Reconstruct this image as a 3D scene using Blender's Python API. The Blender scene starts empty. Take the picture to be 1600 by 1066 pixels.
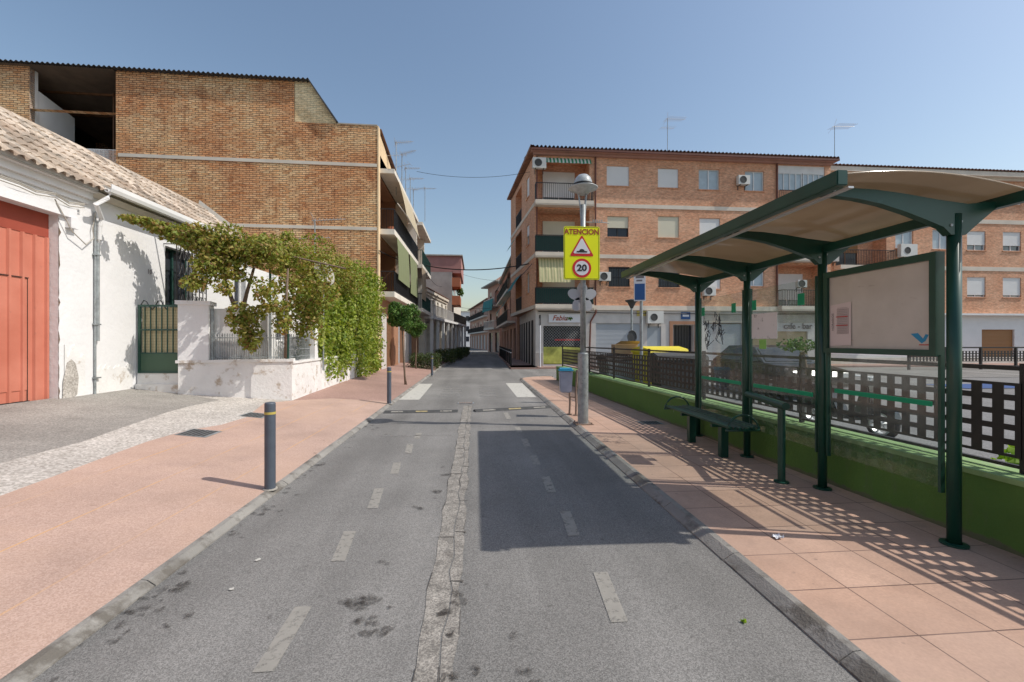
import bpy, bmesh, math, random
from mathutils import Vector, Matrix
R = math.radians
rnd = random.Random(7)
S = bpy.context.scene
COL = S.collection
# ------------------------------------------------------------------ camera
YAW = R(4.83)
cam_d = bpy.data.cameras.new('camera'); cam = bpy.data.objects.new('camera', cam_d); COL.objects.link(cam)
cam_d.sensor_width = 36; cam_d.lens = 675/1600*36; cam_d.clip_start = .05; cam_d.clip_end = 3000
cam.location = (0, 0, 1.6); cam.rotation_euler = (R(90), 0, -YAW)
S.camera = cam
# ------------------------------------------------------------------ light
SUN_EL, SUN_AZ = 48, 102.5          # azimuth clockwise from the street direction
S.world = bpy.data.worlds.new("World"); S.world.use_nodes = True
wn = S.world.node_tree; bg = wn.nodes['Background']
sky = wn.nodes.new('ShaderNodeTexSky'); sky.sky_type = 'NISHITA'; sky.sun_disc = False
sky.sun_elevation = R(SUN_EL); sky.sun_rotation = R(SUN_AZ)
sky.air_density = 1.35; sky.dust_density = 1.6; sky.ozone_density = 1.2; sky.altitude = 0
wn.links.new(sky.outputs[0], bg.inputs[0]); bg.inputs[1].default_value = .13
sd = bpy.data.lights.new('sun', 'SUN'); sd.energy = 3.45; sd.angle = R(.53); sd.color = (1, .945, .87)
sun = bpy.data.objects.new('sun', sd); COL.objects.link(sun)
sv = Vector((math.sin(R(SUN_AZ))*math.cos(R(SUN_EL)), math.cos(R(SUN_AZ))*math.cos(R(SUN_EL)), math.sin(R(SUN_EL))))
sun.rotation_euler = (-sv).to_track_quat('-Z', 'Y').to_euler(); sun.location = (20, -5, 30)
S.view_settings.view_transform = 'Standard'; S.view_settings.look = 'None'
S.view_settings.exposure = .1; S.view_settings.gamma = 1
S.render.resolution_x = 1024; S.render.resolution_y = 682
# ------------------------------------------------------------------ measuring helpers (photo pixel -> place on a real plane)
_c, _s = math.cos(YAW), math.sin(YAW)
def _k(px): return (px-800)/675
def WX(px, Y): k = _k(px); return Y*(k*_c+_s)/(_c-k*_s)          # X on the plane Y
def WY(px, X): k = _k(px); return X*(_c-k*_s)/(k*_c+_s)          # Y on the plane X
def ZY(px, py, Y): k = _k(px); return 1.6+(533-py)/675*Y/(_c-k*_s)
def ZX(px, py, X): return ZY(px, py, WY(px, X))
def G(px, py, z=0.0, b=0.0, x0=0.0):                              # ground point on z + b*(x0-X)
    k = _k(px); X1, Y1, v = k*_c+_s, -k*_s+_c, (533-py)/675
    f = (z+b*x0-1.6)/(v+b*X1)
    return (f*X1, f*Y1)
# ------------------------------------------------------------------ mesh helpers
class MB:
    def __init__(s, M=None): s.v = []; s.f = []; s.M = M
    def add(s, vs, fs):
        n = len(s.v)
        for p in vs:
            p = Vector(p); s.v.append(s.M @ p if s.M else p)
        s.f += [tuple(i+n for i in f) for f in fs]; return s
    def quad(s, a, b, c, d): return s.add([a, b, c, d], [(0, 1, 2, 3)])
    def box(s, x0, x1, y0, y1, z0, z1):
        return s.add([(x, y, z) for x in (x0, x1) for y in (y0, y1) for z in (z0, z1)],
                     [(0, 1, 3, 2), (4, 6, 7, 5), (0, 4, 5, 1), (2, 3, 7, 6), (0, 2, 6, 4), (1, 5, 7, 3)])
    def prism(s, pts, h0, h1, ax='z'):                            # polygon in the plane across ax
        def P(p, h): return (p[0], p[1], h) if ax == 'z' else (p[0], h, p[1]) if ax == 'y' else (h, p[0], p[1])
        n = len(pts)
        return s.add([P(p, h0) for p in pts]+[P(p, h1) for p in pts],
                     [tuple(range(n))[::-1], tuple(range(n, 2*n))]+[(i, (i+1) % n, n+(i+1) % n, n+i) for i in range(n)])
    def tube(s, path, r, n=8, cap=True):
        path = [Vector(p) for p in path]; rs = r if isinstance(r, (list, tuple)) else [r]*len(path)
        vs = []; fs = []; N = len(path)
        for i, p in enumerate(path):
            d = (path[min(i+1, N-1)]-path[max(i-1, 0)]).normalized()
            a = d.cross(Vector((0, 0, 1)) if abs(d.z) < .9 else Vector((1, 0, 0))).normalized(); b = d.cross(a)
            vs += [p+rs[i]*(math.cos(t*2*math.pi/n)*a+math.sin(t*2*math.pi/n)*b) for t in range(n)]
        for i in range(N-1):
            fs += [(i*n+t, i*n+(t+1) % n, (i+1)*n+(t+1) % n, (i+1)*n+t) for t in range(n)]
        if cap: fs += [tuple(range(n)), tuple(range((N-1)*n, N*n))[::-1]]
        return s.add(vs, fs)
    def lathe(s, prof, c, n=20):
        vs = [(c[0]+r*math.cos(2*math.pi*t/n), c[1]+r*math.sin(2*math.pi*t/n), c[2]+z) for r, z in prof for t in range(n)]
        fs = [(i*n+t, i*n+(t+1) % n, (i+1)*n+(t+1) % n, (i+1)*n+t) for i in range(len(prof)-1) for t in range(n)]
        return s.add(vs, fs)
    def build(s, name, m, parent=None, smooth=False, bevel=0):
        me = bpy.data.meshes.new(name); me.from_pydata([tuple(v) for v in s.v], [], s.f)
        bm = bmesh.new(); bm.from_mesh(me); bmesh.ops.recalc_face_normals(bm, faces=bm.faces)
        if bevel: bmesh.ops.bevel(bm, geom=list(bm.edges), offset=bevel, segments=2, affect='EDGES', clamp_overlap=True)
        bm.to_mesh(me); bm.free()
        if smooth:
            for p in me.polygons: p.use_smooth = True
        me.materials.append(m); me.update()
        return link(name, me, parent)
def link(name, me, parent=None):
    o = bpy.data.objects.new(name, me); COL.objects.link(o)
    if parent: attach(o, parent)
    return o
def wloc(o):
    v = Vector(o.location)
    return v if not o.parent else v+wloc(o.parent)+o.matrix_parent_inverse.to_translation()
def attach(o, p):
    o.parent = p; o.matrix_parent_inverse = Matrix.Translation(-wloc(p))
def tag(o, label, cat, group=None):
    o['label'] = label; o['category'] = cat
    if group: o['group'] = group
    return o
def thing(name, label, cat, loc=(0, 0, 0), group=None):
    o = bpy.data.objects.new(name, None); COL.objects.link(o); o.location = loc; o.empty_display_size = .2
    return tag(o, label, cat, group)
def struct(o, kind='structure'): o['kind'] = kind; return o
KIDS = {}
def copy_tree(o, parent=None):
    c = o.copy(); COL.objects.link(c)
    if parent: c.parent = parent; c.matrix_parent_inverse = o.matrix_parent_inverse.copy()
    for ch in [x for x in bpy.data.objects if x.parent == o and x != c]: copy_tree(ch, c)
    return c
def copy_at(src, loc, label, rz=None, scale=None):
    c = copy_tree(src); c.location = loc; c['label'] = label
    if rz is not None: c.rotation_euler.z = rz
    if scale: c.scale = (scale,)*3
    return c
# ------------------------------------------------------------------ materials
def nm(name):
    m = bpy.data.materials.new(name); m.use_nodes = True; nt = m.node_tree
    return m, nt, nt.nodes['Principled BSDF']
def N(nt, t, **kw):
    n = nt.nodes.new('ShaderNode'+t)
    for k, v in kw.items():
        if k in n.inputs: n.inputs[k].default_value = v
        else: setattr(n, k, v)
    return n
def ramp(nt, src, pts):
    r = N(nt, 'ValToRGB'); nt.links.new(src, r.inputs[0]); e = r.color_ramp.elements
    while len(e) < len(pts): e.new(.5)
    for i, (p, c) in enumerate(pts):
        e[i].position = p; e[i].color = (*((c,)*3 if isinstance(c, (int, float)) else c), 1)
    return r.outputs[0]
def mixc(nt, fac, a, b, mode='MIX'):
    m = N(nt, 'MixRGB'); m.blend_type = mode
    for i, x in ((0, fac), (1, a), (2, b)):
        if hasattr(x, 'node'): nt.links.new(x, m.inputs[i])
        else: m.inputs[i].default_value = x if i == 0 else (*x, 1)
    return m.outputs[0]
def pos(nt): return N(nt, 'NewGeometry').outputs['Position']
def noise(nt, sc, det=4, rough=.55, vec=None, dist=0):
    n = N(nt, 'TexNoise'); n.inputs['Scale'].default_value = sc; n.inputs['Detail'].default_value = det
    n.inputs['Roughness'].default_value = rough; n.inputs['Distortion'].default_value = dist
    nt.links.new(vec or pos(nt), n.inputs['Vector']); return n.outputs['Fac']
def bump(nt, bs, h, st, dist=.02):
    b = N(nt, 'Bump'); b.inputs['Strength'].default_value = st; b.inputs['Distance'].default_value = dist
    nt.links.new(h, b.inputs['Height']); nt.links.new(b.outputs[0], bs.inputs['Normal'])
def mk(name, col, rough=.8, var=.12, vs=1.5, bmp=0, bs_=60, metal=0, dirt=None, dthr=.55, dsc=1.2, spec=.4):
    m, nt, b = nm(name)
    a = tuple(c*(1-var) for c in col); d = tuple(min(1, c*(1+var)) for c in col)
    c = ramp(nt, noise(nt, vs, 6), [(.3, a), (.7, d)])
    if dirt:
        f = ramp(nt, noise(nt, dsc, 8, .65), [(dthr, 0), (dthr+.1, 1)])
        c = mixc(nt, f, c, dirt)
    nt.links.new(c, b.inputs['Base Color'])
    b.inputs['Roughness'].default_value = rough; b.inputs['Metallic'].default_value = metal
    b.inputs['Specular IOR Level'].default_value = spec
    if bmp: bump(nt, b, noise(nt, bs_, 5, .6), bmp)
    return m
def wallvec(nt, su=1, sv=1):
    g = N(nt, 'NewGeometry'); sp = N(nt, 'SeparateXYZ'); nt.links.new(g.outputs['Position'], sp.inputs[0])
    sn = N(nt, 'SeparateXYZ'); nt.links.new(g.outputs['True Normal'], sn.inputs[0])
    ab = N(nt, 'Math', operation='ABSOLUTE'); nt.links.new(sn.outputs[0], ab.inputs[0])
    gt = N(nt, 'Math', operation='GREATER_THAN'); nt.links.new(ab.outputs[0], gt.inputs[0]); gt.inputs[1].default_value = .6
    mx = N(nt, 'Mix'); nt.links.new(gt.outputs[0], mx.inputs[0]); nt.links.new(sp.outputs[0], mx.inputs[2]); nt.links.new(sp.outputs[1], mx.inputs[3])
    cb = N(nt, 'CombineXYZ'); nt.links.new(mx.outputs[0], cb.inputs[0]); nt.links.new(sp.outputs[2], cb.inputs[1])
    return cb.outputs[0]
def brick(name, c1, c2, mort, w=.25, h=.075, ms=.012, tint=None, tsc=.6, tint2=None, st=.5, wob=0):
    m, nt, b = nm(name)
    v = wallvec(nt)
    if wob:
        nn = N(nt, 'TexNoise'); nn.inputs['Scale'].default_value = 3.5; nn.inputs['Detail'].default_value = 3; nt.links.new(v, nn.inputs['Vector'])
        sc = N(nt, 'VectorMath', operation='SCALE'); nt.links.new(nn.outputs['Color'], sc.inputs[0]); sc.inputs['Scale'].default_value = wob
        ad = N(nt, 'VectorMath', operation='ADD'); nt.links.new(v, ad.inputs[0]); nt.links.new(sc.outputs[0], ad.inputs[1]); v = ad.outputs[0]
    t = N(nt, 'TexBrick'); nt.links.new(v, t.inputs['Vector']); t.inputs['Scale'].default_value = 1
    t.inputs['Color1'].default_value = (*c1, 1); t.inputs['Color2'].default_value = (*c2, 1); t.inputs['Mortar'].default_value = (*mort, 1)
    t.inputs['Mortar Size'].default_value = ms; t.inputs['Mortar Smooth'].default_value = .3; t.inputs['Bias'].default_value = 0
    t.inputs['Brick Width'].default_value = w; t.inputs['Row Height'].default_value = h
    c = t.outputs['Color']
    if tint: c = mixc(nt, ramp(nt, noise(nt, tsc, 7, .62), [(.42, 0), (.6, .75)]), c, tint, 'MULTIPLY')
    if tint2: c = mixc(nt, ramp(nt, noise(nt, tsc*4.3, 6, .7, dist=1), [(.52, 0), (.62, .8)]), c, tint2, 'MULTIPLY')
    st_ = N(nt, 'Mapping'); nt.links.new(pos(nt), st_.inputs[0]); st_.inputs['Scale'].default_value = (6, 6, 15)
    c = mixc(nt, .8, c, ramp(nt, noise(nt, 1, 5, .6, st_.outputs[0]), [(.33, .6), (.67, 1.2)]), 'MULTIPLY')
    nt.links.new(c, b.inputs['Base Color']); b.inputs['Roughness'].default_value = .9
    bump(nt, b, t.outputs['Fac'], -st, .01)
    return m
def leafmat(name, cols, trans=.35):
    m, nt, b = nm(name); g = N(nt, 'NewGeometry')
    n = len(cols); c = ramp(nt, g.outputs['Random Per Island'], [(i/(n-1) if n > 1 else 0, cc) for i, cc in enumerate(cols)])
    nt.links.new(c, b.inputs['Base Color']); b.inputs['Roughness'].default_value = .55; b.inputs['Specular IOR Level'].default_value = .35
    tr = N(nt, 'BsdfTranslucent'); nt.links.new(mixc(nt, 1, c, (1.5, 1.5, .7), 'MULTIPLY'), tr.inputs[0])
    mx = N(nt, 'MixShader'); mx.inputs[0].default_value = trans
    nt.links.new(b.outputs[0], mx.inputs[1]); nt.links.new(tr.outputs[0], mx.inputs[2])
    nt.links.new(mx.outputs[0], nt.nodes['Material Output'].inputs[0]); return m
def speckle(name, lo, hi, sc, big=(.8, 1.15), bsc=.5, rough=.9, bst=.5, extra=None):
    m, nt, b = nm(name)
    vo = N(nt, 'TexVoronoi'); vo.inputs['Scale'].default_value = sc; nt.links.new(pos(nt), vo.inputs['Vector'])
    sp = N(nt, 'SeparateXYZ'); nt.links.new(vo.outputs['Color'], sp.inputs[0])
    c = ramp(nt, sp.outputs[0], [(.1, lo), (.95, hi)])
    c = mixc(nt, 1, c, ramp(nt, noise(nt, bsc, 6, .6), [(.3, big[0]), (.7, big[1])]), 'MULTIPLY')
    if extra: c = extra(nt, c)
    nt.links.new(c, b.inputs['Base Color']); b.inputs['Roughness'].default_value = rough; b.inputs['Specular IOR Level'].default_value = .3
    bump(nt, b, noise(nt, sc*.8, 3), bst, .006); return m
def asph_extra(nt, c):
    # long tyre-worn streaks along the street and small dark spots
    mp = N(nt, 'Mapping'); nt.links.new(pos(nt), mp.inputs[0]); mp.inputs['Scale'].default_value = (1.6, .12, 1)
    c = mixc(nt, .7, c, ramp(nt, noise(nt, 1, 4, .5, mp.outputs[0]), [(.35, .74), (.65, 1.14)]), 'MULTIPLY')
    c = mixc(nt, ramp(nt, noise(nt, 5.5, 5, .6), [(.66, 0), (.72, .55)]), c, (.05, .045, .04))
    return c
M = {}
M['asphalt'] = speckle('asphalt', (.15, .145, .135), (.3, .288, .27), 190, bst=.3, extra=asph_extra)
M['asphalt_far'] = speckle('plaza_asphalt', (.16, .155, .15), (.25, .245, .24), 60)
M['asphalt_old'] = speckle('worn_asphalt', (.23, .215, .195), (.37, .35, .315), 70, bsc=.9, big=(.72, 1.2))
M['gutter'] = speckle('gutter_concrete', (.2, .185, .165), (.4, .37, .325), 120, bsc=9, big=(.6, 1.2), bst=.7)
M['gravelly'] = speckle('pale_concrete', (.36, .33, .29), (.62, .58, .53), 45, bsc=1.1, big=(.8, 1.15), bst=.8)
def pink_extra(nt, c):
    v = N(nt, 'SeparateXYZ'); nt.links.new(pos(nt), v.inputs[0])
    def line(out, period, off, w):
        a = N(nt, 'Math', operation='ADD'); nt.links.new(out, a.inputs[0]); a.inputs[1].default_value = off
        p = N(nt, 'Math', operation='PINGPONG'); nt.links.new(a.outputs[0], p.inputs[0]); p.inputs[1].default_value = period/2
        l = N(nt, 'Math', operation='LESS_THAN'); nt.links.new(p.outputs[0], l.inputs[0]); l.inputs[1].default_value = w; return l.outputs[0]
    c = mixc(nt, ramp(nt, noise(nt, .7, 5), [(.45, 0), (.7, .55)]), c, (.54, .365, .27))
    f = N(nt, 'Math', operation='MULTIPLY'); nt.links.new(line(v.outputs[0], .62, .12, .008), f.inputs[0]); nt.links.new(ramp(nt, noise(nt, .9, 3), [(.4, .1), (.6, .8)]), f.inputs[1])
    c = mixc(nt, f.outputs[0], c, (.62, .36, .16))
    return mixc(nt, ramp(nt, noise(nt, 4.7, 6, .6), [(.67, 0), (.73, .5)]), c, (.16, .1, .08))
M['pink'] = speckle('printed_pink_paving', (.42, .285, .225), (.54, .385, .315), 120, extra=pink_extra, bst=.6, bsc=1.3, big=(.86, 1.12))
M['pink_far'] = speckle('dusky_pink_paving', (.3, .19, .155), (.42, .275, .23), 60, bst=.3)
def slabmat():
    m, nt, b = nm('pink_slab'); mp = N(nt, 'Mapping'); nt.links.new(pos(nt), mp.inputs[0]); mp.inputs['Location'].default_value = (-2.32+4.4, -2.08+4.4, 0)
    t = N(nt, 'TexBrick'); t.offset = 0; nt.links.new(mp.outputs[0], t.inputs['Vector']); t.inputs['Scale'].default_value = 1
    t.inputs['Brick Width'].default_value = .44; t.inputs['Row Height'].default_value = .44; t.inputs['Mortar Size'].default_value = .0045
    t.inputs['Color1'].default_value = (.5, .315, .225, 1); t.inputs['Color2'].default_value = (.56, .37, .275, 1); t.inputs['Mortar'].default_value = (.12, .07, .055, 1)
    c = mixc(nt, 1, t.outputs['Color'], ramp(nt, noise(nt, 2.2, 7, .65), [(.3, .8), (.7, 1.12)]), 'MULTIPLY')
    c = mixc(nt, 1, c, ramp(nt, noise(nt, 60, 4, .7), [(.25, .82), (.75, 1.1)]), 'MULTIPLY')
    c = mixc(nt, ramp(nt, noise(nt, 3.1, 6, .6), [(.62, 0), (.72, .45)]), c, (.24, .16, .12))
    vo = N(nt, 'TexVoronoi'); vo.inputs['Scale'].default_value = 5; nt.links.new(pos(nt), vo.inputs['Vector'])
    c = mixc(nt, ramp(nt, vo.outputs['Distance'], [(.05, .55), (.085, 0)]), c, (.17, .12, .1))
    c = mixc(nt, ramp(nt, noise(nt, .9, 5, .6), [(.4, 0), (.62, .45)]), c, (.46, .32, .25))
    nt.links.new(c, b.inputs['Base Color']); b.inputs['Roughness'].default_value = .85; bump(nt, b, t.outputs['Fac'], -.5, .004); return m
M['slab'] = slabmat()
M['kerb'] = mk('kerb_concrete', (.27, .255, .23), .9, .22, 2.5, .5, 60, dirt=(.15, .135, .115), dthr=.52, dsc=3)
M['dark'] = mk('stain_dark', (.055, .05, .045), .9, .3, 8)
def stainmat():
    m, nt, b = nm('oil_stain'); b.inputs['Base Color'].default_value = (.06, .052, .045, 1); b.inputs['Roughness'].default_value = .8
    tr = N(nt, 'BsdfTransparent'); mx = N(nt, 'MixShader'); nt.links.new(ramp(nt, noise(nt, 32, 9, .8), [(.4, 0), (.6, .62)]), mx.inputs[0])
    nt.links.new(tr.outputs[0], mx.inputs[1]); nt.links.new(b.outputs[0], mx.inputs[2]); nt.links.new(mx.outputs[0], nt.nodes['Material Output'].inputs[0]); return m
def wornpaint(name, col, lo, hi, sc, amax):
    m, nt, b = nm(name); c = ramp(nt, noise(nt, 14, 5), [(.3, tuple(x*.88 for x in col)), (.7, col)]); nt.links.new(c, b.inputs['Base Color']); b.inputs['Roughness'].default_value = .85
    tr = N(nt, 'BsdfTransparent'); mx = N(nt, 'MixShader'); nt.links.new(ramp(nt, noise(nt, sc, 8, .75), [(lo, .15), (hi, amax)]), mx.inputs[0])
    nt.links.new(tr.outputs[0], mx.inputs[1]); nt.links.new(b.outputs[0], mx.inputs[2]); nt.links.new(mx.outputs[0], nt.nodes['Material Output'].inputs[0]); return m
M['paint_old'] = wornpaint('worn_paint', (.36, .34, .3), .3, .48, 16, .85)
M['paint_faint'] = wornpaint('nearly_worn_off_paint', (.34, .33, .31), .42, .6, 6, .6)
M['paint'] = wornpaint('white_road_paint', (.6, .58, .52), .28, .44, 7, .92)
M['stain'] = stainmat(); M['dull_yellow'] = mk('dull_yellow_strip', (.38, .31, .16), .7, .2, 20)
M['white'] = mk('whitewashed_plaster', (.76, .755, .75), .9, .04, 1.5, .5, 9, dirt=(.66, .64, .61), dthr=.66, dsc=.9)
M['whiteold'] = mk('peeling_whitewash', (.76, .745, .72), .92, .07, 3, .6, 14, dirt=(.46, .38, .3), dthr=.55, dsc=3.6)
M['white2'] = mk('white_trim', (.75, .745, .73), .75, .06, 2)
M['cream'] = mk('cream_render', (.72, .54, .33), .85, .1, 2)
M['offwhite'] = mk('offwhite_render', (.7, .655, .575), .85, .12, 2, dirt=(.4, .36, .3), dthr=.62)
M['stone'] = mk('grey_stone_cladding', (.36, .33, .31), .7, .12, 2)
M['lightstone'] = mk('pale_stone_cladding', (.56, .53, .5), .7, .1, 2)
M['oldbrick'] = brick('old_handmade_brick', (.8, .42, .18), (.93, .64, .35), (.2, .12, .07), .27, .085, .014, (.82, .58, .48), .45, (.62, .5, .45), .9, .08)
M['yellowbrick'] = brick('yellow_brick', (.92, .7, .4), (.97, .8, .5), (.6, .45, .28), .25, .08, .012, (.8, .7, .6), .8, None, .8, .03)
M['redbrick'] = brick('red_facing_brick', (.7, .34, .195), (.78, .43, .265), (.64, .42, .285), .25, .07, .01, (.88, .78, .72), .5)
M['redbrick2'] = brick('brick_soldier_course', (.66, .3, .16), (.74, .38, .22), (.56, .36, .24), .07, .26, .01)
M['brownwall'] = mk('brown_render', (.38, .2, .12), .85, .1, 2)
M['greywall'] = mk('grey_render', (.33, .3, .28), .9, .15, 1.2)
M['redpanel'] = mk('dull_red_cladding', (.4, .2, .175), .8, .08, 1.5)
M['pinkwall'] = mk('pink_render', (.55, .33, .25), .85, .1, 1.5)
M['band'] = mk('pale_concrete_band', (.68, .6, .5), .85, .1, 1.2, .3, 30)
M['conc'] = mk('old_concrete', (.42, .39, .34), .9, .15, 2, .4, 30)
M['green'] = mk('dark_green_paint', (.009, .056, .038), .35, .2, 3, 0, dirt=(.03, .1, .08), dthr=.68, dsc=9, spec=.5)
def greenwall():
    m, nt, b = nm('green_painted_wall'); c = ramp(nt, noise(nt, 2, 6), [(.3, (.07, .16, .028)), (.7, (.09, .2, .036))])
    sp = N(nt, 'SeparateXYZ'); nt.links.new(pos(nt), sp.inputs[0]); ad = N(nt, 'MATH' if False else 'Math', operation='MULTIPLY_ADD'); nt.links.new(noise(nt, 3.5, 6, .7), ad.inputs[0]); ad.inputs[1].default_value = -.17; nt.links.new(sp.outputs[2], ad.inputs[2])
    c = mixc(nt, ramp(nt, ad.outputs[0], [(0, .75), (.001, .7), (.02, 0)]), c, (.12, .11, .08))
    mp = N(nt, 'Mapping'); nt.links.new(pos(nt), mp.inputs[0]); mp.inputs['Scale'].default_value = (1, 5, 1.2)
    c = mixc(nt, ramp(nt, noise(nt, 1.6, 7, .7, mp.outputs[0]), [(.56, 0), (.68, .6)]), c, (.09, .15, .055))
    c = mixc(nt, ramp(nt, noise(nt, 9, 7, .7), [(.68, 0), (.71, .7)]), c, (.28, .28, .2))
    nt.links.new(c, b.inputs['Base Color']); b.inputs['Roughness'].default_value = .75; bump(nt, b, noise(nt, 40, 4), .4); return m
M['greenwall'] = greenwall()
M['greentop'] = mk('sunlit_green_coping', (.24, .37, .15), .8, .15, 4, .3, 30, dirt=(.36, .42, .28), dthr=.6, dsc=3)  # paler than the wall: sunlight on the top ledge put into the colour
M['greensheet'] = mk('dark_green_sheet', (.012, .05, .04), .7, .1)
M['black'] = mk('black_metal', (.018, .017, .018), .5, .2, 5)
M['fenceblack'] = mk('charcoal_metal', (.03, .026, .025), .5, .15, 3)
M['bollard'] = mk('bollard_grey', (.085, .1, .125), .5, .12, 9, .2, 80)
M['galv'] = mk('galvanised_steel', (.33, .355, .36), .45, .25, 9, 0, metal=.35, dirt=(.24, .25, .24), dthr=.55, dsc=14)
M['alu'] = mk('aluminium', (.6, .6, .6), .4, .05, 3, metal=.5)
M['yellow'] = mk('yellow_paint', (.72, .6, .05), .45, .04)
M['fluo'] = mk('fluorescent_yellow', (.83, .86, .0), .5, .02)
M['bandy'] = mk('pale_yellow_band', (.5, .4, .1), .5)
M['red'] = mk('red_paint', (.6, .02, .02), .4, .04)
M['darkred'] = mk('brown_red_lettering', (.35, .06, .02), .5, .04)
M['signwhite'] = mk('sign_white', (.72, .72, .74), .5, .03)
M['signblack'] = mk('sign_black', (.02, .02, .02), .5)
M['blue'] = mk('blue_sign', (.025, .09, .26), .45, .05)
M['cyan'] = mk('cyan_plastic', (.05, .38, .58), .45, .06)
M['petal'] = mk('petal_grey', (.48, .48, .5), .5, .03)
def reddoor():
    m, nt, b = nm('orange_red_sheet'); c = ramp(nt, noise(nt, 1.3, 7, .6), [(.3, (.48, .145, .09)), (.7, (.59, .215, .145))])
    c = mixc(nt, ramp(nt, noise(nt, 6, 8, .7), [(.63, 0), (.68, .55)]), c, (.3, .12, .09))
    nt.links.new(c, b.inputs['Base Color']); b.inputs['Roughness'].default_value = .6; return m
M['reddoor'] = reddoor()
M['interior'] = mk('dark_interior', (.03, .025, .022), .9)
M['shutter'] = None
def slat(name, col, per=.05):
    m, nt, b = nm(name); sp = N(nt, 'SeparateXYZ'); nt.links.new(pos(nt), sp.inputs[0])
    p = N(nt, 'Math', operation='PINGPONG'); nt.links.new(sp.outputs[2], p.inputs[0]); p.inputs[1].default_value = per/2
    c = mixc(nt, ramp(nt, noise(nt, 1.1, 5), [(.35, 0), (.65, .35)]), col, tuple(x*.8 for x in col))
    nt.links.new(c, b.inputs['Base Color']); b.inputs['Roughness'].default_value = .55; bump(nt, b, p.outputs[0], .7, .3); return m
M['shutter'] = slat('white_roller_shutter', (.74, .73, .71)); M['shutterc'] = slat('cream_roller_shutter', (.66, .61, .46))
M['shuttergrey'] = slat('grey_roller_shutter', (.36, .39, .42), .08); M['shutterbrown'] = slat('brown_roller_door', (.3, .135, .04), .09)
M['bluegrey'] = mk('blue_grey_wall', (.36, .4, .43), .85, .08, 1)
def stripes(name, a, b_, per=.12, axis=0, tr=.3):
    m, nt, b = nm(name); sp = N(nt, 'SeparateXYZ'); nt.links.new(pos(nt), sp.inputs[0])
    p = N(nt, 'Math', operation='PINGPONG'); nt.links.new(sp.outputs[axis], p.inputs[0]); p.inputs[1].default_value = per
    g = N(nt, 'Math', operation='GREATER_THAN'); nt.links.new(p.outputs[0], g.inputs[0]); g.inputs[1].default_value = per/2
    c = mixc(nt, g.outputs[0], a, b_); nt.links.new(c, b.inputs['Base Color']); b.inputs['Roughness'].default_value = .9
    t = N(nt, 'BsdfTranslucent'); nt.links.new(c, t.inputs[0]); mx = N(nt, 'MixShader'); mx.inputs[0].default_value = tr
    nt.links.new(b.outputs[0], mx.inputs[1]); nt.links.new(t.outputs[0], mx.inputs[2]); nt.links.new(mx.outputs[0], nt.nodes['Material Output'].inputs[0]); return m
M['aw_green'] = stripes('green_white_awning', (.06, .3, .15), (.75, .78, .7), .11, 0)
M['aw_cream'] = stripes('cream_striped_awning', (.72, .66, .4), (.5, .5, .28), .09, 0)
M['aw_plain'] = stripes('cream_awning_cloth', (.66, .58, .42), (.64, .56, .4), .2, 1)
M['blind_green'] = stripes('green_striped_blind', (.33, .36, .2), (.25, .29, .15), .09, 1)
M['blind_tan'] = stripes('tan_blind', (.42, .34, .24), (.38, .3, .21), .09, 1)
M['teal'] = mk('teal_cloth', (.02, .2, .2), .8)
M['reed'] = stripes('cream_reed_screen', (.7, .62, .4), (.62, .54, .33), .03, 2)
def glassdark():
    m, nt, b = nm('window_glass'); c = ramp(nt, noise(nt, .8, 3), [(.4, (.05, .07, .085)), (.65, (.2, .25, .28))])
    nt.links.new(c, b.inputs['Base Color']); b.inputs['Roughness'].default_value = .08; b.inputs['Specular IOR Level'].default_value = .8; return m
M['pane'] = glassdark()
M['curtain'] = mk('curtain_behind_glass', (.42, .5, .54), .25, .12, 2)
M['darkpane'] = mk('dark_glass', (.03, .035, .045), .12, .2)
def clear(name, dirt=.1, tint=(.9, .93, .92), dcol=(.5, .5, .48), streak=True):
    m, nt, b = nm(name); nt.nodes.remove(b)
    tr = N(nt, 'BsdfTransparent'); tr.inputs[0].default_value = (*tint, 1)
    gl = N(nt, 'BsdfGlossy'); gl.inputs['Roughness'].default_value = .03; gl.inputs[0].default_value = (.9, .9, .9, 1)
    lw = N(nt, 'LayerWeight'); fr = N(nt, 'Math', operation='POWER'); nt.links.new(lw.outputs['Facing'], fr.inputs[0]); fr.inputs[1].default_value = 5
    m1 = N(nt, 'MixShader'); f2 = N(nt, 'Math', operation='MULTIPLY_ADD'); nt.links.new(fr.outputs[0], f2.inputs[0]); f2.inputs[1].default_value = .5; f2.inputs[2].default_value = .03; nt.links.new(f2.outputs[0], m1.inputs[0]); nt.links.new(tr.outputs[0], m1.inputs[1]); nt.links.new(gl.outputs[0], m1.inputs[2])
    df = N(nt, 'BsdfDiffuse'); df.inputs[0].default_value = (*dcol, 1); tl = N(nt, 'BsdfTranslucent'); tl.inputs[0].default_value = (*dcol, 1)
    md = N(nt, 'MixShader'); md.inputs[0].default_value = .5; nt.links.new(df.outputs[0], md.inputs[1]); nt.links.new(tl.outputs[0], md.inputs[2])
    m2 = N(nt, 'MixShader'); nt.links.new(ramp(nt, noise(nt, 5, 8, .75), [(.4, dirt*.5), (.6, dirt), (.74, min(1, dirt*2))]), m2.inputs[0])
    nt.links.new(m1.outputs[0], m2.inputs[1]); nt.links.new(md.outputs[0], m2.inputs[2])
    nt.links.new(m2.outputs[0], nt.nodes['Material Output'].inputs[0]); return m
M['glass'] = clear('scratched_shelter_glass', .035)
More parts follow.
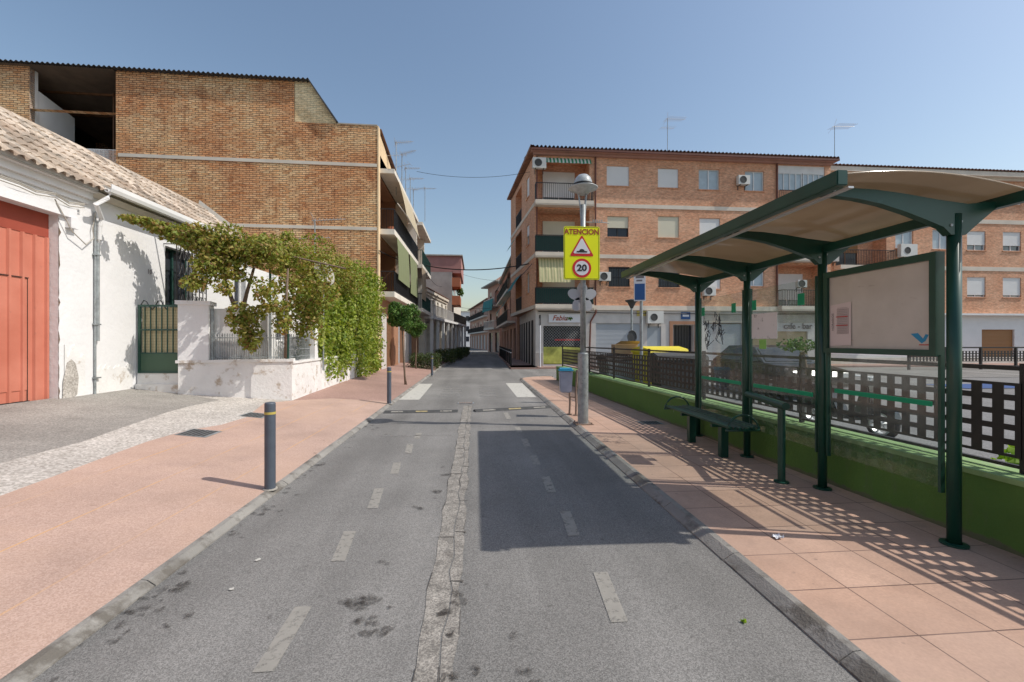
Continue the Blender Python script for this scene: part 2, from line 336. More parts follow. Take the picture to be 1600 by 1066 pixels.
def polycarb():
    m, nt, b = nm('tan_polycarbonate'); c = ramp(nt, noise(nt, 1.2, 5), [(.35, (.44, .345, .24)), (.65, (.54, .435, .32))])
    nt.links.new(c, b.inputs['Base Color']); b.inputs['Roughness'].default_value = .12; b.inputs['Specular IOR Level'].default_value = .7
    t = N(nt, 'BsdfTranslucent'); nt.links.new(c, t.inputs[0]); mx = N(nt, 'MixShader'); mx.inputs[0].default_value = .38
    nt.links.new(b.outputs[0], mx.inputs[1]); nt.links.new(t.outputs[0], mx.inputs[2]); nt.links.new(mx.outputs[0], nt.nodes['Material Output'].inputs[0]); return m
M['poly'] = polycarb()
def boardmat():
    m, nt, b = nm('scuffed_beige_board'); c = ramp(nt, noise(nt, 2.5, 6, .6), [(.3, (.5, .475, .42)), (.7, (.61, .585, .525))])
    mp = N(nt, 'Mapping'); nt.links.new(pos(nt), mp.inputs[0]); mp.inputs['Scale'].default_value = (1, 5, 26)
    c = mixc(nt, ramp(nt, noise(nt, 1, 6, .7, mp.outputs[0]), [(.63, 0), (.7, .5)]), c, (.3, .26, .22))
    nt.links.new(c, b.inputs['Base Color']); b.inputs['Roughness'].default_value = .35; return m
M['board'] = boardmat()
M['paper'] = mk('pale_paper', (.68, .6, .57), .7, .04); M['ink'] = mk('grey_ink', (.2, .17, .17), .8); M['redink'] = mk('red_ink', (.5, .05, .05), .8)
M['sticker'] = mk('bright_green_sticker', (.0, .3, .14), .5, .08); M['lime'] = mk('lime_sticker', (.25, .55, .12), .5)
M['graf'] = mk('graffiti_ink', (.02, .02, .025), .6)
def tilemat():
    m, nt, b = nm('old_barrel_tiles'); mp = N(nt, 'Mapping'); nt.links.new(pos(nt), mp.inputs[0]); mp.inputs['Scale'].default_value = (1.6, 4.4, 1.6)
    vo = N(nt, 'TexVoronoi'); vo.inputs['Scale'].default_value = 1; nt.links.new(mp.outputs[0], vo.inputs['Vector'])
    sp = N(nt, 'SeparateXYZ'); nt.links.new(vo.outputs['Color'], sp.inputs[0])
    c = ramp(nt, sp.outputs[0], [(0, (.24, .18, .135)), (.3, (.48, .385, .295)), (.7, (.63, .53, .43)), (1, (.35, .26, .19))])
    c = mixc(nt, ramp(nt, noise(nt, 3.2, 7, .7), [(.48, 0), (.62, .75)]), c, (.22, .19, .155))
    nt.links.new(c, b.inputs['Base Color']); b.inputs['Roughness'].default_value = .9; bump(nt, b, noise(nt, 30, 4), .5); return m
M['tile'] = tilemat()
M['browntile'] = mk('brown_roof_tile', (.26, .14, .095), .85, .3, 3)
M['corr'] = mk('dark_fibre_cement', (.075, .07, .068), .9, .25, 3); M['corrin'] = mk('brown_sheet_underside', (.2, .155, .115), .9, .2, 2)
M['bark'] = mk('bark', (.17, .12, .085), .9, .3, 14, .7, 40); M['wood'] = mk('brown_wood', (.2, .1, .05), .6, .25, 5)
M['vine'] = leafmat('vine_leaf', [(.14, .19, .03), (.27, .27, .05), (.17, .24, .035), (.38, .31, .08), (.26, .14, .06), (.24, .3, .05), (.44, .38, .12)])
M['ivy'] = leafmat('ivy_leaf', [(.1, .17, .02), (.22, .3, .035), (.34, .4, .06), (.15, .21, .03), (.42, .43, .12)])
M['citrus'] = leafmat('citrus_leaf', [(.03, .08, .012), (.055, .13, .022), (.09, .18, .03), (.14, .22, .045)], .2)
M['hedge'] = leafmat('hedge_leaf', [(.02, .04, .01), (.035, .06, .014), (.06, .09, .02), (.09, .11, .03)], .2)
M['weed'] = leafmat('weed_leaf', [(.2, .35, .03), (.3, .45, .05), (.13, .25, .02)])
M['fruit'] = mk('orange_fruit', (.7, .25, .02), .5)
M['car'] = mk('dark_car_paint', (.025, .03, .035), .2, .05, spec=.7); M['tyre'] = mk('tyre_rubber', (.02, .02, .02), .8)
M['acwhite'] = mk('ac_plastic', (.66, .65, .61), .55, .05); M['brownpipe'] = mk('brown_pipe', (.14, .05, .035), .6)
M['binplastic'] = mk('pale_bin_plastic', (.34, .37, .47), .35, .12, 5); M['rust'] = mk('rusty_brown_steel', (.24, .17, .13), .6, .2, 20)
M['terracotta'] = mk('terracotta', (.4, .14, .07), .8); M['cardboard'] = mk('cardboard', (.45, .3, .17), .85)
M['lamp'] = mk('dusty_lamp_dome', (.4, .43, .43), .35, .2, 14)
M['darkgrey'] = mk('dark_rubber', (.07, .07, .068), .8, .2, 9)
# ------------------------------------------------------------------ shared builders
def facade(mb, u0, u1, z0, z1, ops, dep=.2):
    """wall sheet with openings; each opening (u0,u1,z0,z1[,depth[,back]])"""
    us = sorted({u0, u1} | {x for o in ops for x in o[:2] if u0 < x < u1}); zs = sorted({z0, z1} | {x for o in ops for x in o[2:4] if z0 < x < z1})
    for a, b in zip(us, us[1:]):
        for c, d in zip(zs, zs[1:]):
            mu, mz = (a+b)/2, (c+d)/2
            if not any(o[0] < mu < o[1] and o[2] < mz < o[3] for o in ops): mb.quad((a, 0, c), (b, 0, c), (b, 0, d), (a, 0, d))
    for o in ops:
        a, b, c, d = o[:4]; q = o[4] if len(o) > 4 else dep
        mb.quad((a, 0, c), (a, q, c), (a, q, d), (a, 0, d)); mb.quad((b, 0, c), (b, q, c), (b, q, d), (b, 0, d))
        mb.quad((a, 0, c), (b, 0, c), (b, q, c), (a, q, c)); mb.quad((a, 0, d), (b, 0, d), (b, q, d), (a, q, d))
        if len(o) > 5: mb.quad((a, q, c), (b, q, c), (b, q, d), (a, q, d))
def frame_y(Y): return Matrix.Translation((0, Y, 0))                                        # wall facing -Y
def frame_px(X): return Matrix(((0, -1, 0, X), (1, 0, 0, 0), (0, 0, 1, 0), (0, 0, 0, 1)))     # wall facing +X, u = Y
def frame_nx(X): return Matrix(((0, 1, 0, X), (1, 0, 0, 0), (0, 0, 1, 0), (0, 0, 0, 1)))      # wall facing -X, u = Y
def frame_line(p, q, side=1):                                                               # wall from p to q (u=0..L); inward = left of p->q * side
    d = (Vector(q)-Vector(p)).normalized(); n = Vector((-d.y, d.x))*side
    return Matrix(((d.x, n.x, 0, p[0]), (d.y, n.y, 0, p[1]), (0, 0, 1, 0), (0, 0, 0, 1)))
def window(par, F, a, b, c, d, sh=None, fm='white2', dep=.16, panes=2, shm='shutter', bars=0, sill=True, glass='pane', name='window'):
    m = MB(F); t = .045
    m.box(a, b, dep-.06, dep, c, c+t).box(a, b, dep-.06, dep, d-t, d).box(a, a+t, dep-.06, dep, c+t, d-t).box(b-t, b, dep-.06, dep, c+t, d-t)
    for i in range(1, panes):
        x = a+(b-a)*i/panes; m.box(x-t*.6, x+t*.6, dep-.055, dep, c+t, d-t)
    w = m.build(name, M[fm], par)
    MB(F).box(a+t, b-t, dep-.012, dep-.004, c+t, d-t).build('pane', M[glass], w)
    if sh: MB(F).box(a+.004, b-.004, dep-.1, dep-.064, d-(d-c)*sh, d-.004).build('shutter', M[shm], w)
    if sill: MB(F).box(a-.06, b+.06, -.05, dep-.062, c-.06, c-.004).build('sill', M['redbrick2' if fm != 'wood' else 'white2'], w)
    if bars:
        m = MB(F)
        for i in range(bars): x = a+(b-a)*(i+.5)/bars; m.box(x-.009, x+.009, -.03, -.012, c, d)
        for z in (c+.05, (c+d)/2, d-.05): m.box(a-.04, b+.04, -.035, -.008, z-.012, z+.012)
        m.build('window_bars', M['black'], w)
    return w
def railing(par, F, a, b, z0, z1, y=0, n=None, mat='black', side=0, back=.7, sheet=None):
    n = n or int((b-a)/.11); m = MB(F); m.box(a, b, y-.02, y+.02, z1-.04, z1).box(a, b, y-.015, y+.015, z0+.05, z0+.08)
    for i in range(n+1): x = a+(b-a)*i/n; m.box(x-.009, x+.009, y-.009, y+.009, z0, z1-.04)
    for k in range(side):
        x = (a, b)[k]
        m.box(x-.02, x+.02, y, back, z1-.04, z1)
        for i in range(int((back-y)/.11)): m.box(x-.008, x+.008, y+.1+i*.11, y+.116+i*.11, z0, z1-.04)
    r = m.build('railing', M[mat], par)
    if sheet: MB(F).box(a+.01, b-.01, y+.022, y+.03, z0+.06, z1-.05).build('railing_screen', M[sheet], r)
    return r
def acunit(par, F, u, z, y=-.02, w=.8, h=.58):
    m = MB(F); m.box(u-w/2, u+w/2, y-.32, y-.06, z, z+h)
    a = m.build('air_conditioner', M['acwhite'], par, bevel=.015)
    m = MB(F @ Matrix.Translation((u-w*.1, y-.325, z+h/2)) @ Matrix.Rotation(R(90), 4, 'X'))
    m.lathe([(.0, 0), (.22, 0), (.22, .012), (.19, .012), (.19, .004)], (0, 0, 0), 20); m.build('fan_grille', M['darkgrey'], a)
    m = MB(F)
    for s in (-1, 1): m.box(u+s*w*.3-.02, u+s*w*.3+.02, y-.3, y+.018, z-.04, z-.001).box(u+s*w*.3-.02, u+s*w*.3+.02, y-.02, y+.018, z-.25, z-.04)
    m.build('bracket', M['darkgrey'], a); return a
def rooftiles(F, u0, u1, L, pitch, cw=.22, tl=.38, amp=.05, lift=.02, jit=.0):
    """barrel-tile surface: u along the eave, climbing inward (local y) with given pitch (radians)"""
    m = MB(F); nc = max(1, int(round((u1-u0)/cw))); cw = (u1-u0)/nc; nr = max(1, int(round(L/tl))); tl = L/nr; prof = [(0, 0), (.12, .62), (.3, 1), (.5, 1), (.68, .55), (.8, .0)]
    vs = []; fs = []; W = nc*len(prof)+1
    rows = []
    for r in range(nr): rows += [(r*tl, lift), ((r+1)*tl-.001, 0)]
    for i, (l, lf) in enumerate(rows):
        for c in range(nc+1):
            for j, (pu, pz) in enumerate(prof if c < nc else prof[:1]):
                jz = rnd.uniform(-jit, jit)
                z = pz*amp+lf*(.4+.6*pz)+jz; vs.append((u0+(c+pu)*cw+rnd.uniform(-jit, jit)*.4, l*math.cos(pitch)-z*math.sin(pitch), l*math.sin(pitch)+z*math.cos(pitch)))
    for i in range(len(rows)-1):
        fs += [(i*W+k, i*W+k+1, (i+1)*W+k+1, (i+1)*W+k) for k in range(W-1)]
    return m.add(vs, fs)
def leaves(blobs, size, seed=1, up=.35, shell=False):
    """blobs: (centre, (rx,ry,rz), count) -> mesh builder of leaf-sized bent faces"""
    rg = random.Random(seed); mb = MB()
    for (c, rr, n) in blobs:
        for _ in range(n):
            d = Vector((rg.gauss(0, 1), rg.gauss(0, 1), rg.gauss(0, 1))).normalized()
            t = rg.uniform(.75, 1.05) if shell else rg.random()**.42
            if rg.random() < .06: t *= 1.18
            p = Vector((c[0]+d.x*t*rr[0], c[1]+d.y*t*rr[1], c[2]+d.z*t*rr[2]))
            nrm = (d*.6+Vector((rg.gauss(0, .6), rg.gauss(0, .6), rg.gauss(up, .6)))).normalized()
            a = nrm.cross(Vector((rg.gauss(0, 1), rg.gauss(0, 1), rg.gauss(0, 1)))).normalized(); b = nrm.cross(a)
            s = size*rg.uniform(.6, 1.25)
            mb.add([p-a*s*.5, p+b*s*.38-nrm*s*.1, p+a*s*.55, p-b*s*.38-nrm*s*.1, p+a*s*.05+nrm*s*.06], [(0, 1, 4), (1, 2, 4), (2, 3, 4), (3, 0, 4)])
    return mb
def text(body, size, M4, mat, name, par, ext=.002, align='CENTER', shear=0, bold=0, xs=1):
    cu = bpy.data.curves.new('lettering', 'FONT'); cu.body = body; cu.size = size; cu.align_x = align; cu.align_y = 'CENTER'; cu.extrude = ext; cu.shear = shear; cu.offset = bold; cu.resolution_u = 3
    tmp = bpy.data.objects.new('tmp', cu); COL.objects.link(tmp); bpy.context.view_layer.update()
    me = bpy.data.meshes.new_from_object(tmp.evaluated_get(bpy.context.evaluated_depsgraph_get()))
    bpy.data.objects.remove(tmp); me.transform(M4 @ Matrix.Diagonal((xs, 1, 1, 1))); me.materials.clear(); me.materials.append(M[mat])
    return link(name, me, par)
def face_ny(x, y, z): return Matrix.Translation((x, y, z)) @ Matrix.Rotation(R(90), 4, 'X')               # readable from -Y
def face_nx(x, y, z): return Matrix.Translation((x, y, z)) @ Matrix.Rotation(R(-90), 4, 'Z') @ Matrix.Rotation(R(90), 4, 'X')  # readable from -X
exec_parts = []
#@@GROUND
# ================================================================== SETTING: ground
LZ, LB, LX0 = .05, .115, -2.2                    # left pavement: rises away from the kerb
def lz(X): return LZ+LB*(LX0-X)
def sheet(name, pts, m, z=None, kind='structure'):
    mb = MB(); mb.add([(x, y, lz(x) if z is None else z) for x, y in pts], [tuple(range(len(pts)))])
    return struct(mb.build(name, m), kind)
sheet('ground', [(-400, -60), (400, -60), (400, 900), (-400, 900)], M['asphalt_far'], -.012)
def grid_road():
    mb = MB(); pl = [(-14, -2.1, 1.83), (17.2, -2.1, 1.83), (25.2, -2.1, 2.0), (50, -.75, 2.55), (110, -4, -.2)]
    for (y0, a0, b0), (y1, a1, b1) in zip(pl, pl[1:]): mb.quad((a0, y0, 0), (b0, y0, 0), (b1, y1, 0), (a1, y1, 0))
    mb.quad((1.83, 17.2, 0), (60, 17.2, 0), (60, 24.4, 0), (2.0, 24.4, 0))
    return struct(mb.build('road', M['asphalt']))
grid_road()
# gutter in the middle of the road, two rows of broken concrete with a crack
gr = random.Random(3); yy = [-.5+i*.22 for i in range(52)]
mb = MB(); lx = [-.30+gr.uniform(-.016, .016) for _ in yy]; cx = [-.17+gr.uniform(-.018, .018) for _ in yy]; rx = [-.085+gr.uniform(-.03, .012) for _ in yy]
for i in range(len(yy)-1):
    mb.quad((lx[i], yy[i], .004), (cx[i]-.004, yy[i], .003), (cx[i+1]-.004, yy[i+1], .003), (lx[i+1], yy[i+1], .004))
    mb.quad((cx[i]+.006, yy[i], .003), (rx[i], yy[i], .004), (rx[i+1], yy[i+1], .004), (cx[i+1]+.006, yy[i+1], .003))
struct(mb.build('gutter', M['gutter']))
mb = MB()
for arr, w in ((lx, .003), (cx, .0035), (rx, .002)):
    for i in range(len(yy)-1):
        if gr.random() < (.35 if w < .004 else .85): mb.quad((arr[i]-w, yy[i], .006), (arr[i]+w*gr.uniform(.2, 1.6), yy[i], .006), (arr[i+1]+w*gr.uniform(.2, 1.4), yy[i+1], .006), (arr[i+1]-w, yy[i+1], .006))
for i in range(14):
    y = gr.uniform(1, 11); l = gr.choice((0, 1)); a, b = ((-.315, -.17), (-.17, -.08))[l]
    mb.quad((a, y, .0065), (b, y+gr.uniform(-.03, .03), .0065), (b, y+.003, .0065), (a, y+.005, .0065))
struct(mb.build('gutter_cracks', mk('crack_dirt', (.11, .1, .088), .9, .3, 9)))
# markings
mb = MB(); mf = MB()
def dash(m, cx_, y0, y1, w, sl=0):
    m.quad((cx_-w/2, y0, .0045), (cx_+w/2, y0, .0045), (cx_+w/2+sl, y1, .0045), (cx_-w/2+sl, y1, .0045))
for (xa, ya, xb, yb) in ((400, 1052, 466, 949), (521, 878, 541, 831), (577, 795, 588, 764), (612, 741, 617, 723), (634, 709, 638, 694), (648, 686, 652, 677)):
    a = G(xa, ya); b = G(xb, yb); dash(mb, a[0]+.03, a[1], b[1], .1, b[0]-a[0])
for (xa, ya, xb, yb) in ((968, 973, 938, 895), (897, 838, 883, 800), (862, 770, 852, 745), (839, 727, 833, 712), (824, 698, 819, 686), (812, 676, 808, 668), (795, 655, 790, 645)):
    a = G(xa, ya); b = G(xb, yb); dash(mb, a[0], a[1], b[1], .1, b[0]-a[0])
struct(mb.build('lane_dashes', M['paint_old']))
mb = MB()
for poly in ([(623, 625), (653, 600), (676, 600), (655, 625)], [(790, 599), (816, 599), (838, 621), (808, 621)]):
    mb.add([(*G(*p), .0045) for p in poly], [(0, 1, 2, 3)])
struct(mb.build('crossing_blocks', M['paint']))
for i in range(5):
    y = 12.4+i*.62; mf.quad((-1.05, y, .0045), (-.42, y, .0045), (-.42, y+.33, .0045), (-1.05, y+.33, .0045)); mf.quad((.12, y, .0045), (.62, y, .0045), (.62, y+.33, .0045), (.12, y+.33, .0045))
mf.quad((-1.6, 7.4, .0045), (-.4, 7.35, .0045), (-.4, 7.43, .0045), (-1.6, 7.48, .0045))
struct(mf.build('faded_crossing', M['paint_faint']))
mb = MB(); mb.quad((-.5, 50.6, .3), (2.5, 50.6, .3), (2.5, 51.2, .3), (-.5, 51.2, .3)); mb.quad((-.5, 50.6, 0), (2.5, 50.6, 0), (2.5, 50.6, .3), (-.5, 50.6, .3))
struct(mb.build('raised_crossing', M['paint']))
# stains and litter
def blob(m, x, y, r, z, rg, el=1):
    n = 16; ph = rg.uniform(0, 6); pts = [(x+r*el*math.cos(2*math.pi*i/n)*(1+.35*math.sin(3*2*math.pi*i/n+ph)*rg.uniform(.3, 1)+rg.uniform(-.2, .2)), y+r*math.sin(2*math.pi*i/n)*(1+rg.uniform(-.3, .3)), z) for i in range(n)]
    m.add(pts, [tuple(range(n))])
rg = random.Random(11); mb = MB()
for (px, py, r) in ((572, 943, .055), (578, 972, .04), (597, 990, .035), (560, 972, .022), (598, 880, .018), (697, 958, .03), (706, 990, .02), (685, 768, .04), (697, 742, .035), (610, 951, .012), (700, 1062, .03), (713, 930, .04), (412, 801, .045), (418, 793, .03), (437, 800, .018), (360, 834, .018), (265, 920, .045), (255, 925, .03), (215, 955, .04), (300, 962, .025), (262, 980, .018), (655, 795, .03), (745, 1050, .02), (800, 995, .015), (820, 1060, .03), (470, 740, .04), (498, 727, .05), (205, 985, .015), (560, 640, .05)):
    x, y = G(px, py)
    for k in range(4): blob(mb, x+rg.gauss(0, r*.8), y+rg.gauss(0, r*.8), r*rg.uniform(.35, 1.0)*(.75 if x < -1.6 else 1), .0075+k*.0006+rg.random()*.0003, rg, 1.3)
for i in range(70):                                # dirt gathered along the left kerb
    y = rg.uniform(1.8, 9); blob(mb, -2.1+abs(rg.gauss(0, .1))+.03, y, rg.uniform(.006, .028), .0075+rg.random()*.002, rg, 1.2)
struct(mb.build('stains', M['stain']))
mb = MB(); rg = random.Random(5)
for (px, py, r) in ((403, 876, .02), (362, 922, .016)): x, y = G(px, py); blob(mb, x, y, r, .008, rg)
struct(mb.build('bird_droppings', M['paint']))
# kerbs and pavements
KL = -2.165
mb = MB(); rk = random.Random(12); ky = -14
while ky < 25:
    kn = min(25, ky+1); j1 = rk.uniform(-.004, .004); mb.prism([(-2.17, -.02), (-2.075+j1, -.02), (-2.08+j1, .01), (-2.13+j1, .045), (-2.17, .05)], ky+.003, kn-.003, 'y'); ky = kn
y = [25, 50, 75]; xs = [-2.1, -.75, -1.0]
for i in range(2):
    mb.add([(xs[i]-.12, y[i], -.02), (xs[i], y[i], -.02), (xs[i], y[i], .1), (xs[i]-.12, y[i], .1), (xs[i+1]-.12, y[i+1], -.02), (xs[i+1], y[i+1], -.02), (xs[i+1], y[i+1], .1), (xs[i+1]-.12, y[i+1], .1)], [(0, 1, 5, 4), (1, 2, 6, 5), (2, 3, 7, 6), (0, 3, 7, 4)])
struct(mb.build('kerb_left', M['kerb']))
rg = random.Random(2)
mb = MB()
for i in range(32):
    y0 = -14+i; j1 = rg.uniform(-.004, .004); mb.prism([(1.79+j1, -.02), (1.92, -.02), (1.92, .058), (1.87+j1, .055), (1.795+j1, .01)], y0+.003, y0+.997 if i < 31 else y0+.6, 'y')
arc = [(1.92, 17.6)]+[(3.4-1.48*math.cos(R(a)), 17.6+1.2*math.sin(R(a))) for a in range(15, 91, 15)]
for p, q in zip(arc, arc[1:]): mb.add([(*p, -.02), (*q, -.02), (*q, .062), (*p, .062), (p[0]-.09, p[1]+.05, -.02), (q[0]-.05, q[1]+.09, -.02), (q[0]-.05, q[1]+.09, .06), (p[0]-.09, p[1]+.05, .06)], [(0, 1, 2, 3), (4, 5, 6, 7), (3, 2, 6, 7)])
struct(mb.build('kerb_right', M['kerb']))
mb = MB(); mb.add([(1.92, -14, .054), (4.6, -14, .054), (3.9, 3, .054), (3.3, 17, .054), (3.3, 18.7, .054)]+[(x, y, .054) for x, y in arc[::-1][1:]]+[], [tuple(range(4+1+len(arc)-1))])
struct(mb.build('pavement_right', M['slab']))
pb = [G(px, py, LZ, LB, LX0) for px, py in ((0, 775), (90, 742), (170, 712), (230, 690), (290, 673), (345, 664), (385, 652), (413, 630))]
gb = [G(px, py, LZ, LB, LX0) for px, py in ((0, 724), (60, 708), (130, 690), (200, 665), (262, 644), (300, 634), (345, 625))]
p0 = pb[0]; g0 = gb[0]
sheet('pavement_left', [(KL, -14), (KL, 11.3), (-3.5, 10.9), (-4.08, 10.06)]+pb[::-1]+[(p0[0]-.4, -1), (p0[0]-.5, -14)], M['pink'])
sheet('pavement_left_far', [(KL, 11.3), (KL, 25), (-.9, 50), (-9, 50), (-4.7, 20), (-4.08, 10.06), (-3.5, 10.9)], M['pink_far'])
sheet('concrete_strip', [(p0[0]-.5, -14), (p0[0]-.4, -1)]+pb+[(-4.08, 10.06), (-6.1, 9.55)]+gb[::-1]+[(g0[0]-.4, -1), (g0[0]-.5, -14)], M['gravelly'])
sheet('forecourt', [(g0[0]-.5, -14), (g0[0]-.4, -1)]+gb+[(-6.1, 9.55), (-7.2, 9.8), (-7.2, -14)], M['asphalt_old'])
sheet('yard', [(-7.2, 9.8), (-6.1, 9.55), (-4.08, 10.06), (-4.7, 20), (-7.2, 20)], M['conc'])
mb = MB(); mb.box(2.0, 40, 24.4, 26.6, -.02, .1)
mb.add([(2.0, 24.4, .1), (3.6, 24.4, .1), (3.6, 60, .1), (2.55, 50, .1)], [(0, 1, 2, 3)]); mb.add([(2.0, 24.4, 0), (2.0, 24.4, .1), (2.55, 50, .1), (2.55, 50, 0)], [(0, 1, 2, 3)])
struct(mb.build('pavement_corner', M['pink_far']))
bx = WX(1500, 13.4); sheet('blue_painted_ground', [(bx, 13.2), (bx+9, 13.0), (bx+9, 14.7), (bx, 14.6)], M['blue'], .004)
# manholes / drain covers (things)
def cover(name, lab, px, py, w, l, left=True, mat='darkgrey', cat='drain cover', z=None):
    x, y = G(px, py, LZ, LB, LX0) if left else G(px, py, z or 0)
    zz = lz(x)+.004 if left else (z or 0)+.0065
    t = thing(name, lab, cat, (x, y, zz)); d = (LB*w/2 if left else 0)
    MB().add([(x-w/2, y-l/2, zz+d), (x+w/2, y-l/2, zz-d), (x+w/2, y+l/2, zz-d), (x-w/2, y+l/2, zz+d)], [(0, 1, 2, 3)]).build('frame', M['galv'], t)
    m = MB(); n = 6
    for i in range(n):
        a, b = x-w/2+.03+(w-.06)*i/n, x-w/2+.03+(w-.06)*(i+.8)/n
        f = lambda X: zz+.003+(LB*(x-X) if left else 0)
        m.quad((a, y-l/2+.03, f(a)), (b, y-l/2+.03, f(b)), (b, y+l/2-.03, f(b)), (a, y+l/2-.03, f(a)))
    m.build('plate', M[mat], t); return t
cover('manhole_cover', 'dark square metal cover set in the pink pavement left of the nearest bollard', 311, 677, .42, .42)
cover('manhole_cover', 'grey square cover at the edge of the pale concrete in front of the garden wall', 400, 649, .4, .4)
cover('drain_grate', 'small rusty drain grate in the central gutter between the speed bumps', 728, 630, .42, .26, False, 'rust', 'drain', .001)
cover('manhole_cover', 'small dark cover in the right pavement beside the green wall before the bus shelter', 1016, 661, .4, .3, False, 'darkgrey', 'drain cover', .054)
for (px, py, n) in ((1215, 840, 1),):
    x, y = G(px, py, .06); rg = random.Random(4)
    m = MB(); pts = []
    for i in range(7):
        for j in range(6): pts.append((x+(i-3)*.011+rg.gauss(0, .003), y+(j-2.5)*.012+rg.gauss(0, .003), .06+abs(rg.gauss(.008, .007))))
    m.add(pts, [(i*6+j, i*6+j+1, (i+1)*6+j+1, (i+1)*6+j) for i in range(6) for j in range(5)])
    tag(m.build('paper_litter', M['signwhite']), 'crumpled white paper scrap lying on the pink slabs of the right pavement', 'litter')
x, y = G(1161, 974); tag(leaves([((x, y, .012), (.02, .02, .004), 3)], .035, 8).build('fallen_leaf', M['weed']), 'small yellow-green fallen leaf on the asphalt by the right kerb', 'leaf')
# speed bumps
def bumpy(lab, x0, x1, y, sk=0):
    t = thing('speed_bump', lab, 'speed bump', ((x0+x1)/2, y, 0), 'rubber speed bumps across the road')
    F = frame_line((x0, y), (x1, y+sk)); L = math.hypot(x1-x0, sk)
    MB(F).prism([(-.14, 0), (-.12, .012), (-.05, .04), (.05, .04), (.12, .012), (.14, 0)], .0, L, 'x').build('body', M['darkgrey'], t)
    n = 3
    for i in range(n):
        a = L*(i+.28)/n; MB(F).add([(a, -.105, .0215), (a+L*.16, -.105, .0215), (a+L*.16, -.06, .0405), (a, -.06, .0405)], [(0, 1, 2, 3)]).build('reflector_strip', M[('paint_old', 'dull_yellow', 'paint_old')[i]], t)
    return t
bumpy('low rubber speed bump with pale strips left of the central gutter', -2.02, -.4, G(660, 644)[1])
bumpy('low rubber speed bump with a yellow strip between white ones right of the central gutter', -.02, 1.78, G(745, 643)[1], .45)
#@@LEFT
# ================================================================== white house on the left
HX = -7.1
zs = lambda z: 1.6+(z-1.6)*.732
wh = thing('white_house', 'whitewashed low house with red sheet door, old barrel tile roof and white gutter', 'house', (HX-2, 8, .5))
F = frame_px(HX)
DR = (-2.0, WY(91, HX), .45, ZX(88, 335, HX))          # red door opening in u(Y)
W1 = (WY(258, HX), WY(302, HX), ZX(258, 478, HX)-.02, ZX(262, 385, HX)); W2 = (WY(364, HX), WY(384, HX), ZX(364, 490, HX), ZX(364, 420, HX)); W3 = (WY(430, HX), WY(447, HX), 1.6, zs(3.2))
m = MB(F); facade(m, -6, 14.15, .1, zs(5.55), [(*DR, .25), (*W1, .25), (*W2, .22)]); facade(m, 14.15, 18.8, .1, 3.95, [(*W3, .22)]); m.quad((14.15, 0, 3.95), (18.8, 0, 3.95), (18.8, 4, 3.95), (14.15, 4, 3.95)); m.quad((18.8, 0, .1), (18.8, 4, .1), (18.8, 4, 3.95), (18.8, 0, 3.95)); m.quad((-6, 0, .1), (-6, 4, .1), (-6, 4, 4.42), (-6, 0, 4.42)); m.add([(14.15, 0, .1), (14.15, 4, .1), (14.15, 4, 4.3), (14.15, 1.52, 5.65), (14.15, 0, 4.3)], [(0, 1, 2, 3, 4)])
m.quad((-6, 4, .1), (14.15, 4, .1), (14.15, 4, 4.42), (-6, 4, 4.42)); m.build('wall', M['white'], wh)
# worn lower plaster, standing a little proud
m = MB(F); rg = random.Random(9)
def ragged(m, u0, u1, z0, zt, n, amp, y=-.012):
    top = [(u0+(u1-u0)*i/n, zt+rg.uniform(-amp, amp)) for i in range(n+1)]
    m.add([(u, y, z0) for u, _ in top]+[(u, y, z) for u, z in top]+[(u, .002, z) for u, z in top], [(i, i+1, n+2+i, n+1+i) for i in range(n)]+[(n+1+i, n+2+i, 2*n+3+i, 2*n+2+i) for i in range(n)])
ragged(m, DR[1]+.7, 9.6, .1, 1.1, 22, .06); ragged(m, DR[1]+.1, DR[1]+.5, .1, 1.45, 8, .18); m.build('plinth_plaster', M['whiteold'], wh)
m = MB(F); n = 40; u = DR[1]; pts = [(u+abs(rg.gauss(0, .014)), .5+(DR[3]-.55)*i/n) for i in range(n+1)]
m.add([(u-.001, -.006, z) for _, z in pts]+[(a, -.006, z) for a, z in pts], [(i, i+1, n+2+i, n+1+i) for i in range(n)]); m.build('crumbled_jamb', M['bark'], wh)
m = MB(F)
m.prism([(DR[1]+.06, .6), (DR[1]+.2, .55), (DR[1]+.33, .65), (DR[1]+.36, .95), (DR[1]+.3, 1.2), (DR[1]+.22, 1.28), (DR[1]+.14, 1.22), (DR[1]+.07, .9)], -.02, -.013, 'y'); m.build('bare_patch', M['gravelly'], wh)
# red door
d = MB(F); u0, u1, z0, z1 = DR; dz = z1-.4
d.box(u0, u1, .16, .2, z0-.1, z1); k = 0
dd = d.build('garage_door', M['reddoor'], wh)
m = MB(F); x = u1
while x > u0: m.prism([(x-.005, .16), (x-.02, .125), (x-.05, .125), (x-.065, .16)], z0-.08, dz, 'z'); x -= .2
m.build('rib', M['reddoor'], dd)
m = MB(F); x = u1
while x > u0: m.box(x-.008, x+.01, .1555, .1592, z0-.05, dz); x -= .2
m.build('seam', mk('door_seam', (.3, .06, .035), .7), dd)
m = MB(F); m.box(u0, u1, .15, .158, dz, z1); m.build('lintel_shade_strip', mk('lintel_shade_red', (.3, .06, .035), .7, .2), dd)  # darker strip along the door top: the lintel's shadow put into the colour
m = MB(F); wy = WY(58, HX); m.box(u0, wy, .148, .156, ZX(50, 562+53, HX)+.05, ZX(50, 434, HX)); w = m.build('wicket_door', M['reddoor'], dd)
m = MB(F); m.box(u0, wy+.01, .13, .15, ZX(50, 434, HX), ZX(50, 434, HX)+.012).box(u0, wy+.01, .12, .15, .62, .635).box(wy-.003, wy+.003, .14, .15, .62, ZX(50, 434, HX)); m.build('wicket_gap', M['interior'], w)
